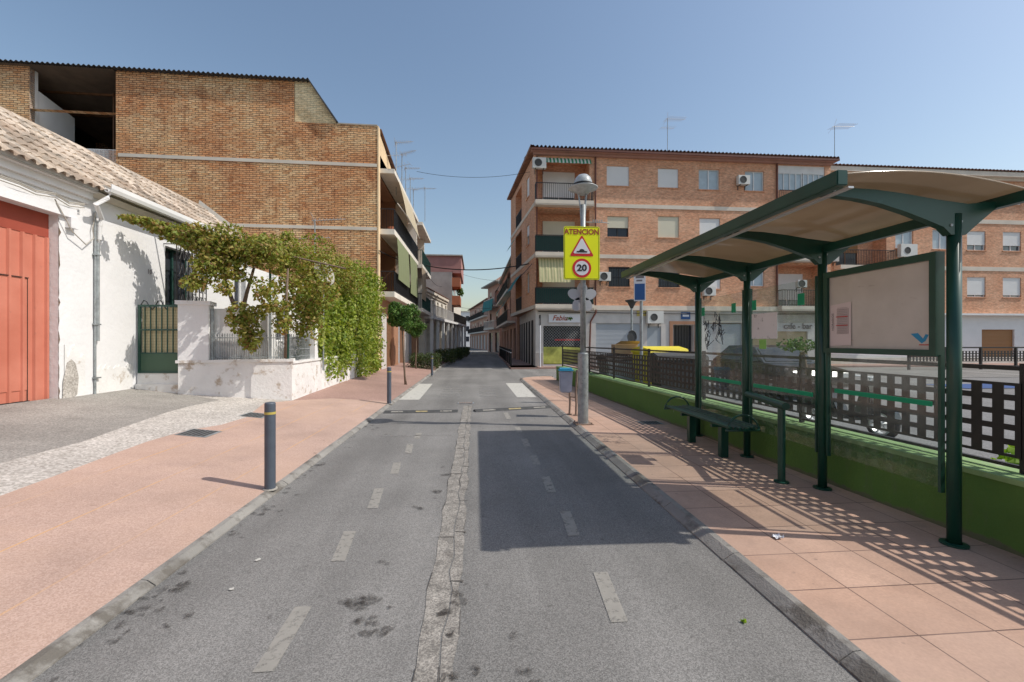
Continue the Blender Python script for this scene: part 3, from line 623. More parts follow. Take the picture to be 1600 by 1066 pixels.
m = MB(F); m.box(wy-.62, wy-.54, .12, .147, 1.45, 1.6); m.build('lock_plate', M['rust'], w)
# cornice above the door, roof, gutter, downpipe
EZ = 4.513
m = MB(F); ue = WY(163, HX+.3)
for (y0, a, b) in ((-.05, 5.02, 5.14), (-.11, 5.14, 5.3), (-.2, 5.3, 5.5)): m.box(-6, ue, y0, -.002, zs(a), zs(b))
m.build('cornice', M['white2'], wh)
m = MB(F); m.box(DR[0], DR[1]+.27, -.07, -.002, DR[3]+.0, DR[3]+.17).box(DR[1]+.12, DR[1]+.27, -.1, -.003, DR[3]-.18, DR[3]+.004); m.build('lintel', M['white'], wh)
pt = math.atan2(5.78-EZ, 1.52); Lr = math.hypot(1.52+.24, 5.78-EZ)
Fr = F @ Matrix.Translation((0, -.27, EZ-.16)); rt = rooftiles(Fr, -6, 14.3, Lr+.1, pt, .165, .3, .042, .024, .007)
rt.build('roof', M['tile'], wh)
m = MB(F); m.quad((-6, -.24, EZ-.2), (14.25, -.24, EZ-.2), (14.25, 1.52, 5.7), (-6, 1.52, 5.7)); m.quad((-6, 1.52, 5.7), (14.25, 1.52, 5.7), (14.25, 4.1, 4.5), (-6, 4.1, 4.5)); m.quad((14.25, -.3, EZ-.06), (14.31, -.3, EZ+.1), (14.31, 1.52, 6.02), (14.25, 1.52, 5.83))
m.add([(-6, 0, 4.45), (-6, 4, 4.42), (-6, 1.52, 5.81)], [(0, 1, 2)]); m.build('roof_deck', M['conc'], wh)
m = MB(F); m.tube([(-6, 1.5, 5.8), (14.3, 1.5, 5.8)], .065, 8); m.build('ridge_tiles', M['tile'], wh)
m = MB(F); m.add([(14.25, -.3, EZ-.1), (14.42, -.3, EZ-.1), (14.42, 1.6, 5.8), (14.25, 1.6, 5.8), (14.25, -.3, EZ+.0), (14.42, -.3, EZ+.0), (14.42, 1.6, 5.9), (14.25, 1.6, 5.9)], [(0, 1, 2, 3), (4, 5, 6, 7), (0, 1, 5, 4), (1, 2, 6, 5), (2, 3, 7, 6), (0, 3, 7, 4)]); m.build('verge_cap', M['band'], wh)
m = MB(F); cr = [(a_*.78, b_*.78) for a_, b_ in ((-.36, -.1), (-.35, -.18), (-.42, -.22), (-.5, -.2), (-.53, -.12), (-.53, -.02), (-.515, -.02), (-.515, -.11), (-.49, -.185), (-.42, -.205), (-.365, -.17), (-.375, -.1))]
m.prism([(y, EZ+z) for y, z in cr], ue+.02, 14.25, 'x'); g = m.build('gutter', M['white2'], wh)
m = MB(F); m.prism([(-.27, EZ-.03), (-.02, EZ-.03), (-.02, EZ-.24), (-.22, EZ-.1)], ue+.05, 14.15, 'x'); m.build('eave_moulding', M['offwhite'], wh)
pu = WY(146, HX)
m = MB(F); m.tube([(ue+.08, -.34, EZ-.16), (ue+.04, -.33, EZ-.27), (ue-.1, -.24, EZ-.43), (pu+.08, -.08, EZ-.61), (pu+.065, -.055, EZ-.75)], .04, 10); m.build('downpipe_bend', M['white2'], g)
m = MB(F); m.tube([(pu+.065, -.055, EZ-.7), (pu+.065, -.05, zs(4.2))], .036, 10); m.build('downpipe', M['white2'], g)
m = MB(F); m.tube([(pu, -.03, EZ-.5), (pu, -.03, .5)], .018, 8); m.tube([(pu+.045, -.03, 1.6), (pu+.045, -.03, zs(4.1))], .035, 8)
for z in (3.2, 1.9, .9): m.box(pu-.035, pu+.085, -.07, -.001, z, z+.025)
m.build('conduit', M['galv'], wh)
m = MB(F)
for dz_, sg in ((0, .1), (.04, .16), (-.05, .07)):
    m.tube([(u_, -.1-.02*math.sin(u_*9), zs(4.93)+dz_-sg*math.sin((u_-3)/8*math.pi)*.3+.03*math.sin(u_*13)) for u_ in [2.5+i*.28 for i in range(22)]], .01, 5)
m.tube([(DR[1]-.15, -.08, zs(4.85)), (DR[1]+.15, -.1, zs(4.2)), (DR[1]+.43, -.08, zs(3.98)), (DR[1]+.62, -.06, zs(4.2)), (pu-.08, -.05, zs(4.42)), (pu, -.04, zs(4.9))], .01, 5)
m.build('wall_cables', M['conc'], wh)
# windows with grilles
for q, (wd, bz) in enumerate(((W1, .28), (W2, 0), (W3, 0))):
    w = window(wh, F, *wd, fm='greensheet' if q == 0 else 'white2', dep=.22, glass='darkpane', sill=False)
    if q == 0:
        m = MB(F); a, b, c, d_ = wd
        for i in range(9): x = a-.05+(b-a+.1)*i/8; m.tube([(x, -bz, c-.05), (x, -bz, d_+.05)], .012, 5)
        for i in (0, 8):
            x = a-.05+(b-a+.1)*i/8; m.tube([(x, -bz, d_+.03), (x, 0, d_+.03)], .012, 5); m.tube([(x, -bz, c), (x, 0, c)], .012, 5)
        for z in (c, (c+d_)/2, d_+.03): m.tube([(a-.05, -bz, z), (b+.05, -bz, z)], .014, 5)
        for i in range(6):
            for j in range(4):
                cu_, cz = a+(b-a)*(i+.5)/6, c+(d_-c)*(j+.5)/4; m.tube([(cu_+.1*math.cos(t), -bz-.01, cz+.14*math.sin(2*t)) for t in [k*math.pi/6 for k in range(13)]], .008, 4)
        m.build('window_grille', M['black'], w)
text('10', .15, Matrix.Translation((HX+.012, WY(233, HX), ZX(233, 425, HX))) @ Matrix.Rotation(R(90), 4, 'Z') @ Matrix.Rotation(R(90), 4, 'X'), 'ink', 'house_number', wh)
# garden wall with piers and railings
GP = (-6.14, 9.5); GA = (-4.1, 10.06); GB = (-4.45, 15.6)
gw = thing('garden_wall', 'low peeling whitewashed garden wall with tall pier and thin grey railing', 'wall', (-5.5, 10.5, .3))
A = Vector(GP); B = Vector(GA); Lw = (B-A).length; FW = frame_line(GP, GA, 1)
zt = 1.14
m = MB(FW); m.box(0, Lw, 0, .3, .05, zt); m.box(-.04, Lw+.03, -.03, .33, zt, zt+.06); m.build('base', M['whiteold'], gw)
FS = frame_line(GA, (GB[0], 20.0), 1); m = MB(FS); m.box(.0, 9.1, .003, .28, 0, zt-.05); m.box(0.02, 9.1, -.025, .3, zt-.05, zt+.004); m.build('side_wall', M['whiteold'], gw)
m = MB(FS); m.box(4.6, 4.75, -.03, .02, 0, 1.7); m.build('side_pier', M['whiteold'], gw)
pw = .6; PZ = 2.36
m = MB(FW); m.box(.0, pw*.9, -.02, .36, zt+.061, PZ); m.box(-.04, pw*.9+.04, -.06, .4, PZ, PZ+.08); m.build('pier', M['white'], gw)
m = MB(FS); m.box(1.5, 1.76, -.015, .24, zt+.005, 2.08); m.build('end_pier', M['white'], gw)
m = MB(FS)
for i in range(22):
    x = .08+1.38*i/21; m.box(x-.006, x+.006, .1, .115, zt, 1.7+(.06 if i % 2 else 0))
for z in (zt+.09, 1.66, 1.4): m.box(.05, 1.49, .095, .12, z, z+.02)
m.build('side_railing', M['galv'], gw)
m = MB(FS); m.box(.0, .05, .08, .13, zt+.005, 2.35); m.build('corner_post', M['green'], gw)
m = MB(FW); x0_, x1_ = pw*.9+.03, Lw-.05
for i in range(33):
    x = x0_+(x1_-x0_)*i/32; m.box(x-.006, x+.006, .1, .115, zt+.03, 1.7+(.06 if i % 2 else 0))
    if i % 2 == 0: m.add([(x-.018, .105, 1.72), (x, .1, 1.78), (x+.018, .105, 1.72), (x, .112, 1.68)], [(0, 1, 2, 3)])
for z in (zt+.09, 1.66): m.box(x0_, x1_, .095, .12, z, z+.02)
for x in (x0_+.01, x0_+(x1_-x0_)*.73): m.box(x-.02, x+.02, .08, .13, zt+.03, 2.3)
m.build('railing', M['galv'], gw)
m = MB(FW)
for i in range(46): x = x0_+(x1_-x0_)*.7*i/46; m.box(x, x+.028, .17, .18, zt+.065, 2.3)
m.box(x0_, x0_+(x1_-x0_)*.7, .182, .19, 1.4, 1.45); m.build('slat_screen', M['white2'], gw)
m = MB(FW); m.tube([(x0_+(x1_-x0_)*.72, .25, .2), (x0_+(x1_-x0_)*.72, .25, 3.3)], .025, 8); m.build('pergola_post', M['green'], gw)
# gate
gt = thing('garden_gate', 'green metal garden gate with cream screen behind bars and solid lower plate', 'gate', (-7.1, 10.4, .5))
FG = frame_line((HX+.02, 9.68), (GP[0]-.02, 9.6), 1); Lg = math.hypot(GP[0]-HX-.04, .09); gz0, gz1 = .93, 2.36
m = MB(FG); m.box(.03, Lg, 0, .04, gz0, gz0+.05).box(.03, Lg, 0, .04, gz1-.04, gz1).box(.03, .08, .002, .038, gz0, gz1).box(Lg-.05, Lg, .002, .038, gz0, gz1).box(.08, Lg-.05, .002, .038, 1.82, 1.85).box(.08, Lg-.05, .002, .038, 1.33, 1.36)
m.build('frame', M['green'], gt)
m = MB(FG)
for i in range(1, 7): x = .05+(Lg-.1)*i/7; m.box(x-.009, x+.009, .008, .028, 1.36, gz1-.04)
m.build('bars', M['green'], gt)
m = MB(FG); m.box(.08, Lg-.05, .05, .06, 1.36, gz1-.05); m.build('screen', M['reed'], gt)
m = MB(FG); m.box(.08, Lg-.05, .012, .03, gz0+.05, 1.33); m.build('lower_plate', mk('gate_green', (.05, .1, .06), .5), gt)
m = MB(FG); m.tube([(.08+.06*t, .02, gz1+.1*math.sin(t*1.2)) for t in range(10)], .01, 5); m.build('scroll', M['black'], gt)
st = thing('door_steps', 'two crumbling whitewashed steps under the green gate', 'steps', (-7.1, 10.3, .5))
m = MB(FG); m.box(.0, Lg+.02, .02, .5, .2, .92); m.build('upper_step', M['whiteold'], st); m = MB(FG); m.box(.02, Lg, -.05, .018, .2, .7); m.build('lower_step', M['whiteold'], st)
# ---- vine and ivy
def P(px, py, X=None, Y=None):
    if X is not None: Y = WY(px, X)
    return (WX(px, Y), Y, ZY(px, py, Y))
vn = thing('grapevine', 'sprawling grapevine with green and rusty leaves over the yard pergola and along the eave', 'vine', (*P(400, 600, Y=13.2)[:2], .3))
bl = []
def vb(px, py, Y, rpx, rzpx, n, ry=.5):
    Y = Y*.74 if px < 420 else Y*.74+(px-420)*.033
    if py > 445 and px > 420: Y = min(Y, 10.5)
    if py > 470 and px < 420: Y = 9.5
    ry *= .8
    k = Y/675; bl.append((P(px, py, Y=Y), (rpx*k, ry, rzpx*k), n))
for a in ((200, 340, 11.9, 14, 5, 60, .15), (222, 346, 12.5, 18, 7, 130, .2), (245, 355, 12.9, 18, 10, 190, .25), (270, 364, 13.2, 22, 14, 300, .3), (300, 372, 13.2, 28, 20, 480, .4), (335, 385, 13.2, 32, 26, 620, .5), (375, 392, 13.2, 34, 26, 700, .6), (415, 395, 13.2, 34, 26, 700, .7), (455, 400, 13, 36, 28, 760, .7), (490, 408, 13, 36, 28, 700, .7), (520, 420, 13, 34, 28, 650, .6), (548, 440, 13, 24, 26, 380, .6),
          (330, 420, 12.8, 26, 22, 260, .4), (305, 442, 12.6, 20, 14, 170, .3), (350, 450, 12.6, 14, 12, 90, .3), (370, 425, 12.8, 14, 16, 90, .3), (375, 497, 12.0, 20, 26, 330, .3), (385, 528, 11.9, 12, 20, 160, .25), (400, 490, 12, 18, 14, 120, .3), (430, 480, 12.2, 22, 12, 200, .3), (470, 470, 12, 26, 26, 330, .4), (490, 500, 11.7, 16, 34, 230, .3), (505, 455, 12.3, 26, 28, 320, .5), (450, 440, 12.8, 20, 20, 180, .5), (470, 505, 12, 18, 24, 200, .3), (440, 505, 12, 14, 18, 140, .3), (415, 455, 12.6, 18, 22, 200, .4), (345, 405, 13, 30, 20, 260, .4), (395, 525, 11.9, 16, 26, 220, .25), (480, 440, 12.8, 26, 24, 300, .5)): vb(*a)
rg = random.Random(21)
for _ in range(75):                                    # loose tufts roughen the outline
    px = rg.uniform(290, 550); bl.append((P(px, 385+(px-290)*.12+rg.uniform(-38, 40), Y=(9.8 if px < 420 else 9.8+(px-420)*.033)+rg.uniform(-.3, .3)), (.17, .17, .13), 26))
bl = [(c, r, int(n*1.45)) for c, r, n in bl]
leaves(bl, .086, 3).build('foliage', M['vine'], vn)
m = MB(); b0 = P(385, 600, Y=10.27)
t1 = [P(388, 560, Y=10.19), P(386, 520, Y=10.19), P(377, 495, Y=10.11), P(366, 478, Y=10.11), P(352, 440, Y=10.19), P(344, 410, Y=10.27), P(335, 390, Y=10.35)]
m.tube([(b0[0], b0[1], .2)]+t1, [.06, .06, .055, .05, .045, .04, .03, .02], 8)
m.tube([t1[2], P(385, 460, Y=10.19), P(395, 425, Y=10.27), P(402, 400, Y=10.35)], [.05, .04, .03, .02], 7)
m.tube([P(446, 560, Y=9.64), P(447, 480, Y=9.64), P(450, 420, Y=9.95)], [.03, .03, .02], 7)
m.tube([P(190, 338, Y=9.48), P(250, 356, Y=10.19), P(330, 385, Y=10.35), P(430, 395, Y=10.43), P(540, 420, Y=10.27)], .02, 5)
m.build('stem', M['bark'], vn, smooth=True)
iv = thing('ivy', 'dense bright green creeper mound spilling over the garden wall by the pavement', 'creeper', (-4.2, 16, .15))
bl = []; rg = random.Random(5)
prof = [(11.9, 1.35, 2.7, .36), (12.4, 1.1, 3.1, .42), (12.9, .8, 3.4, .46), (13.6, .7, 3.55, .48), (14.4, .9, 3.75, .5), (14.25, 1.1, 3.95, .52), (16.0, .55, 4.1, .55), (16.9, .45, 4.25, .58), (17.8, .45, 4.2, .6), (18.6, .45, 3.9, .58)]
for (y_, za, zb, th) in prof:
    z_ = za
    while z_ < zb:
        bl.append(((-4.42+rg.uniform(-.1, .15), y_+rg.uniform(-.3, .3), z_+rg.uniform(-.05, .25)), (th*rg.uniform(.8, 1.15), .55, .42), 300)); z_ += .38
leaves(bl, .115, 9).build('foliage', M['ivy'], iv)
m = MB()
for k in range(7): y_ = 12.6+k*.9; m.tube([(-4.38, y_, .2), (-4.36, y_+.1, 1.2), (-4.4, y_+.2, 3.2)], [.03, .025, .01], 6)
m.build('stem', M['bark'], iv)
# satellite dish + small aerial in the yard
sdh = thing('satellite_dish', 'grey satellite dish half hidden in the vine leaves', 'satellite dish', P(508, 470, Y=12.4))
c = Vector(P(503, 428, Y=12.0)); Md = Matrix.Translation(c) @ Matrix.Rotation(R(70), 4, 'Y') @ Matrix.Rotation(R(20), 4, 'X'); m = MB(Md)
m.lathe([(.001, 0), (.12, .01), (.25, .045), (.36, .1), (.365, .085), (.25, .03), (.001, -.015)], (0, 0, 0), 24); m.build('dish', M['conc'], sdh, smooth=True)
m = MB(); m.tube([c, c+Vector((.0, .1, -.4)), c+Vector((0, .1, -2.6))], .025, 8); m.build('mast', M['galv'], sdh)
#@@BIG
# ================================================================== big brick building
BX, BY = -4.3, 19.45
bb = thing('brick_building', 'tall old brick apartment building with blank side wall, corrugated roof and balconies on the street', 'building', (-12, 25, .2))
FB = frame_line((-34, BY-.6), (BX, BY), 1); LB_ = math.hypot(34+BX, .6)           # u: from far left to the corner
def bu(px): # pixel to u on this wall
    k = _k(px); a, b = k*_c+_s, _c-k*_s; p = Vector((-34, BY-.6)); d = Vector((34+BX, .6)).normalized()
    t = (p.y*a-p.x*b)/(d.x*b-d.y*a); return t
def bz(px, py):
    q = Vector((-34, BY-.6))+Vector((34+BX, .6)).normalized()*bu(px); return ZY(px, py, q.y)
TZ = bz(588, 197); uo0, uo1 = bu(46), bu(181); zo0, zo1 = bz(181, 235), bz(120, 106)
ys0, ys1 = bu(460), bu(527); yk = bu(484); RZ = bz(484, 128)
m = MB(FB); facade(m, 0, ys0, 0, TZ, [(uo0, uo1, zo0, TZ, .22)])
# upper part of the old brick
facade(m, 0, uo0, TZ, RZ, []); facade(m, uo1, ys0, TZ, RZ, []); facade(m, ys0, LB_, 0, TZ, [])
m.quad((uo0, 0, TZ), (uo0, .22, TZ), (uo0, .22, RZ), (uo0, 0, RZ)); m.quad((uo1, 0, TZ), (uo1, .22, TZ), (uo1, .22, RZ), (uo1, 0, RZ))
m.quad((ys0, .22, TZ), (LB_, .22, TZ), (LB_, 0, TZ), (ys0, 0, TZ)); m.build('side_wall', M['oldbrick'], bb)
m = MB(FB); m.add([(ys0+.003, .02, TZ), (ys1, .02, TZ+.02), (yk, .02, RZ), (ys0+.003, .02, RZ)], [(0, 1, 2, 3)]); m.build('gable_patch', M['yellowbrick'], bb)
m = MB(FB); z = bz(185, 243)
for (px, py) in ((590, 259), (590, 358)):
    zc = bz(px, py)
    m.box(uo1+.1 if py < 300 else 15, LB_-.02, -.02, -.002, zc-.065, zc+.075)
m.build('concrete_band', M['band'], bb)
m = MB(FB); m.box(ys1, LB_, -.03, .26, TZ, TZ+.05); m.build('parapet_cap', M['conc'], bb)
# recess interior (open attic terrace)
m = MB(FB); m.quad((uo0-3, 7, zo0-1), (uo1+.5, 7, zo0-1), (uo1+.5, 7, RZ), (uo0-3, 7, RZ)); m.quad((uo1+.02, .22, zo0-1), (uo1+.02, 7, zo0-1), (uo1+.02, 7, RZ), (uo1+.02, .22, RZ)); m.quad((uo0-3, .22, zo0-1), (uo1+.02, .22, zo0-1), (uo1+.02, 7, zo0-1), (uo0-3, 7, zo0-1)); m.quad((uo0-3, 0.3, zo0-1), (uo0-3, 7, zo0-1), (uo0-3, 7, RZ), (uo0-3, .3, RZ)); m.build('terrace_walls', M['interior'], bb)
pX = WX(46, BY-.3); wy1 = WY(60, pX)-BY+.3; wy2 = WY(118, pX)-BY+.3
m = MB(FB); m.quad((uo0, 0, zo0-2), (uo0, wy1, zo0-2), (uo0, wy1, RZ-.05), (uo0, 0, RZ-.05)); m.build('terrace_pier', M['white'], bb)
m = MB(FB); m.add([(uo0+.01, wy1, zo0-2), (uo0+.01, wy2, zo0-2), (uo0+.01, wy2, ZY(118, 185, BY+wy2-.3)), (uo0+.01, wy1, ZY(62, 142, BY+wy1-.3)), (uo0-.1, wy1, zo0-2), (uo0-.1, wy2, zo0-2), (uo0-.1, wy2, ZY(118, 185, BY+wy2-.3)), (uo0-.1, wy1, ZY(62, 142, BY+wy1-.3))], [(0, 1, 2, 3), (4, 5, 6, 7), (2, 3, 7, 6), (1, 2, 6, 5)]); m.build('stair_parapet', M['white'], bb)
m = MB(FB); nn = 60
for i in range(nn): a_ = uo0-2+(uo1-uo0+2)*i/nn; b_ = uo0-2+(uo1-uo0+2)*(i+1)/nn; c_ = (a_+b_)/2; m.quad((a_, -.15, RZ-.07), (c_, -.15, RZ-.03), (c_, 7, RZ-.45), (a_, 7, RZ-.5)); m.quad((c_, -.15, RZ-.03), (b_, -.15, RZ-.07), (b_, 7, RZ-.5), (c_, 7, RZ-.45))
m.build('sheet_ceiling', M['corrin'], bb)
m = MB(FB); m.box(uo0+.2, uo1, .0, .2, zo0-.9, zo0+.02) ; m.build('terrace_parapet', M['white'], bb)
m = MB(FB); m.tube([(uo1-1.2, 1.5, zo0), (uo1-1.2, 1.5, RZ)], .03, 6).box(uo0-2, uo1+.02, 1.6, 1.68, RZ-.24, RZ-.16).box(uo0-2, uo1+.02, 3.4, 3.48, RZ-.36, RZ-.27); m.build('terrace_beam', M['wood'], bb)
# corrugated roof
m = MB(FB); n = 240; L_ = yk
vs = []; 
for i in range(n*4+1):
    u = L_*i/(n*4); w = .035*math.sin(u*2*math.pi/.19); vs += [(u, -.22, RZ+.02+w), (u, 7, RZ-.1+w), (u, -.22, RZ+.005+w), (u, 7, RZ-.115+w)]
N4 = n*4
m.add(vs, [(i*4, i*4+4, i*4+5, i*4+1) for i in range(N4)]+[(i*4, i*4+4, i*4+6, i*4+2) for i in range(N4)]+[(i*4+2, i*4+6, i*4+7, i*4+3) for i in range(N4)])
m.build('roof', M['corr'], bb)
m = MB(FB); m.add([(yk, -.18, RZ+.05), (ys1+.05, -.18, TZ+.06), (ys1+.05, 7, TZ+.06), (yk, 7, RZ+.05), (yk, -.18, RZ-.03), (ys1, -.18, TZ), (ys1, 7, TZ), (yk, 7, RZ-.03)], [(0, 1, 2, 3), (4, 5, 6, 7), (0, 1, 5, 4), (2, 3, 7, 6)])
m.build('roof_slope', M['corr'], bb)
m = MB(FB); m.quad((0, 7, 0), (yk, 7, 0), (yk, 7, RZ-.1), (0, 7, RZ-.1)); m.quad((uo1+.02, .22, zo0+.02), (ys1, .22, zo0+.02), (ys1, .22, TZ), (uo1+.02, .22, TZ)); m.build('rear_wall', M['oldbrick'], bb)
# street face (facing +X)
FX_ = frame_px(BX); Z1, Z2, Z3 = 3.7, 6.5, 9.22; YE = 33.2
ops = []
for (a, b) in ((20.05, 23.6), (24.4, 27.6), (28.2, 31.8)): ops += [(a, b, Z1+.12, Z2-.25, 1.2, 1), (a, b, Z2+.12, Z3-.2, 1.2, 1)]
ops += [(21.4, 23.2, .1, 2.7, .2), (24.6, 26.2, .1, 2.8, .3), (28.4, 31.0, .1, 2.9, .3)]
m = MB(FX_); facade(m, BY+.12, YE, 0, 10.0, ops); m.quad((YE, 0, 0), (YE, 9, 0), (YE, 9, 10), (YE, 0, 10)); m.build('street_wall', M['brownwall'], bb)
m = MB(FX_); m.box(BY-.02, BY+.3, -.05, .0, 0, TZ); m.build('corner_strip', M['cream'], bb)
m = MB(FX_); m.box(21.4, 23.2, .12, .16, .1, 2.7); m.build('street_door', M['wood'], bb)
for (a, b) in ((24.6, 26.2), (28.4, 31)): MB(FX_).box(a, b, .2, .24, .1, 2.8).build('shop_shutter', M['shuttergrey'], bb)
for (a, b) in ((20.2, 21.3), (26.6, 28.2)): MB(FX_).box(a, b, -.02, -.002, .1, 2.9).build('ground_cladding', M['lightstone'], bb)
pr = .68
for (z_, nm_, th) in ((Z1, 'balcony_slab', .24), (Z2, 'balcony_slab', .24), (Z3, 'canopy_slab', .2)):
    m = MB(FX_); m.box(BY+.3, 27.9, -pr, 0, z_-th/2, z_+th/2); m.build(nm_, M['offwhite'], bb)
    m = MB(FX_); m.box(28.0, YE, -pr-.25, 0, z_-th/2-.1, z_+th/2-.1); m.build(nm_, M['offwhite'], bb)
for z_ in (Z1, Z2):
    railing(bb, FX_, BY+.35, 27.85, z_+.12, z_+1.05, y=-pr+.03, side=1, back=0)
    railing(bb, FX_, 28.05, YE-.05, z_+.02, z_+.95, y=-pr-.22, side=1, back=0, mat='greensheet')
    for y_ in (23.9, 27.9, 31.9): m = MB(FX_); m.box(y_-.1, y_+.1, -pr+.1, -.002, z_+.13, z_+2.5); m.build('balcony_pillar', M['offwhite'], bb)
    for (a, b) in ((20.6, 21.8), (25, 26.2), (29, 30.2)): window(bb, FX_ @ Matrix.Translation((0, 1.05, 0)), a, b, z_+.2, z_+2.3, fm='wood', dep=.14, sill=False, glass='darkpane', name='balcony_door')
# terrace behind the canopy, sloped tiled edge
m = MB(FX_); m.add([(BY+.3, 0, 11.0), (27.5, 0, 9.4), (27.5, 0, 9.05), (BY+.3, 0, 9.05)], [(0, 1, 2, 3)]); m.build('terrace_side', M['cream'], bb)
m = MB(FX_); m.add([(BY+.25, -.12, 11.05), (27.6, -.12, 10.1), (27.6, .6, 10.3), (BY+.25, .6, 11.25)], [(0, 1, 2, 3)]); m.box(BY+.3, 27.6, .6, 4, 9, 10.2); m.build('terrace_roof', M['browntile'], bb)
# awnings and blinds
def slope_sheet(name, mat, F, a, b, z0, y0, z1, y1, nseg=14, sag=.03, par=bb):
    m = MB(F); vs = []
    for i in range(nseg+1):
        t = i/nseg
        for j in range(5):
            s_ = j/4; vs.append((a+(b-a)*t, y0+(y1-y0)*s_-sag*math.sin(s_*3.14)*(1+.3*math.sin(t*30)), z0+(z1-z0)*s_-.02*abs(math.sin(t*17))*s_))
    n0 = len(vs); m.add(vs+[(x, y+.006, z) for x, y, z in vs], [(i*5+j, i*5+j+1, i*5+j+6, i*5+j+5) for i in range(nseg) for j in range(4)]+[(n0+i*5+j, n0+i*5+j+1, n0+i*5+j+6, n0+i*5+j+5) for i in range(nseg) for j in range(4)])
    return m.build(name, M[mat], par)
slope_sheet('awning', 'aw_plain', FX_, 20.7, 25.2, Z3-.1, -pr-.02, Z2+1.0, -pr-.4)
m = MB(FX_); m.tube([(20.7, -pr-.41, Z2+1.0), (25.2, -pr-.41, Z2+1.0)], .03, 6).tube([(20.75, -pr+.05, Z2+1.6), (20.75, -pr-.4, Z2+1.0)], .02, 5); m.build('awning_bar', M['offwhite'], bb)
slope_sheet('blind', 'blind_green', FX_, 20.2, 23.6, Z2-.14, -pr-.03, Z1+.75, -pr-.1)
slope_sheet('blind', 'blind_green', FX_, 24.1, 27.0, Z2-.14, -pr-.03, Z1+.55, -pr-.08)
slope_sheet('blind', 'blind_tan', FX_, 27.1, 29.3, Z2-.24, -pr-.3, Z1+.55, -pr-.32)
m = MB(FX_); m.lathe([(.001, 0), (.11, 0), (.15, .25), (.13, .25), (.001, .22)], (20.4, -.4, Z2+.13), 12); m.build('flower_pot', M['terracotta'], bb)
# TV aerials
def aerial(lab, p, h, size=1, rz=0, kind=0, group=None):
    t = thing('tv_aerial', lab, 'aerial', p, group); F = Matrix.Translation(p) @ Matrix.Rotation(rz, 4, 'Z')
    m = MB(F); m.tube([(0, 0, 0), (0, 0, h)], .02, 6); m.build('mast', M['galv'], t)
    m = MB(F); s = size; m.tube([(-.1*s, 0, h-.05), (1.1*s, 0, h+.1*s)], .012, 5)
    for i in range(9): x = -.05+i*.125*s; m.tube([(x, -.3*s+.01*i, h-.04+.015*i*s), (x, .3*s-.01*i, h-.04+.015*i*s)], .011, 4)
    m.tube([(-.12*s, -.2*s, h+.2*s), (-.02*s, 0, h), (-.12*s, .2*s, h-.25*s)], .008, 4); m.build('yagi', M['alu'], t)
    if kind:
        m = MB(F); m.tube([(-.5, 0, h-.7), (.5, 0, h-.6)], .01, 5)
        for i in range(6): m.tube([(-.45+i*.18, -.3, h-.69+i*.02), (-.45+i*.18, .3, h-.69+i*.02)], .007, 4)
        m.build('lower_yagi', M['alu'], t)
    return t
# roof aerials along the street edge of the building
grp = 'aerials clustered on the brick building roof edge'
for (px, py, yy_, h, lab, k) in ((619, 222, 21.5, 2.6, 'leftmost and tallest aerial of the cluster above the balconies', 1), (628, 240, 23, 2.2, 'second aerial of the roof cluster, just right of the tallest', 1), (634, 262, 24.5, 2.0, 'aerial in the middle of the roof cluster with two yagis', 1), (641, 278, 26, 1.8, 'aerial low in the roof cluster tilting right', 1), (646, 296, 27.3, 1.6, 'lowest aerial of the roof cluster, above the awning end', 0), (664, 294, 31.5, 2.4, 'lone aerial on a thin leaning mast right of the roof cluster', 0)):
    p = P(px, py, Y=yy_); aerial(lab, (p[0], p[1], p[2]-h), h, .75, rnd.uniform(-.4, .5), k, grp)
p = P(492, 343, Y=15.5); aerial('small aerial on a thin pole in front of the blank brick wall above the vine', (p[0], p[1], p[2]-2.2), 2.2, .9, .2, 1)
# ------------------------------------------------------------------ buildings further down the left side
ar = thing('white_arcade_house', 'white two-storey house with columned ground floor and railed balcony', 'house', (-4, 42, 0))
FA = frame_line((-1.75, 52), (-3.9, 33.3), -1); FA = frame_line((-3.9, 33.3), (-1.75, 52), 1); La = math.hypot(2.15, 18.7)
ops = [(.8+i*2.3, 2.2+i*2.3, .1, 3.1, .9, 1) for i in range(8)]+[(1+i*1.9, 1.8+i*1.9, 3.8, 5.0, .15, 1) for i in range(5)]
m = MB(FA); facade(m, 0, La, 0, 5.6, ops); m.quad((0, 0, 0), (0, 6, 0), (0, 6, 5.6), (0, 0, 5.6)); m.quad((0, 0, 5.6), (La, 0, 5.6), (La, 6, 5.6), (0, 6, 5.6)); m.build('wall', M['offwhite'], ar)
m = MB(FA); m.box(0, La, -.7, 0, 3.3, 3.5); m.build('balcony_slab', M['white2'], ar); railing(ar, FA, .05, 9.5, 3.5, 4.4, y=-.66, mat='alu', n=60); railing(ar, FA, 9.8, La, 3.5, 4.4, y=-.66, n=70)
m = MB(FA); m.box(0, 9.4, -.25, 0, 5.4, 5.6).box(0, 9.4, -.12, 0, 5.2, 5.4); m.build('cornice', M['band'], ar)
rooftiles(FA @ Matrix.Translation((0, -.3, 5.62)), 0, 9.4, 2, R(18), .3, .5, .05).build('roof', M['browntile'], ar)
for i in range(9): m = MB(FA); x = .4+i*2.3; m.box(x-.12, x+.12, -.62, -.4, 0, 3.29); m.build('column', M['white2'], ar)
gb_ = thing('grey_building', 'tall grey rendered building with dull red top storey and small brick balconies', 'building', (-6, 44, 0))
xr = WX(706, 43); FG2 = frame_y(43)
m = MB(FG2); facade(m, -12, xr, 0, 8.4, []); m.quad((xr, 0, 0), (xr, 8, 0), (xr, 8, 8.4), (xr, 0, 8.4)); m.build('wall', M['greywall'], gb_)
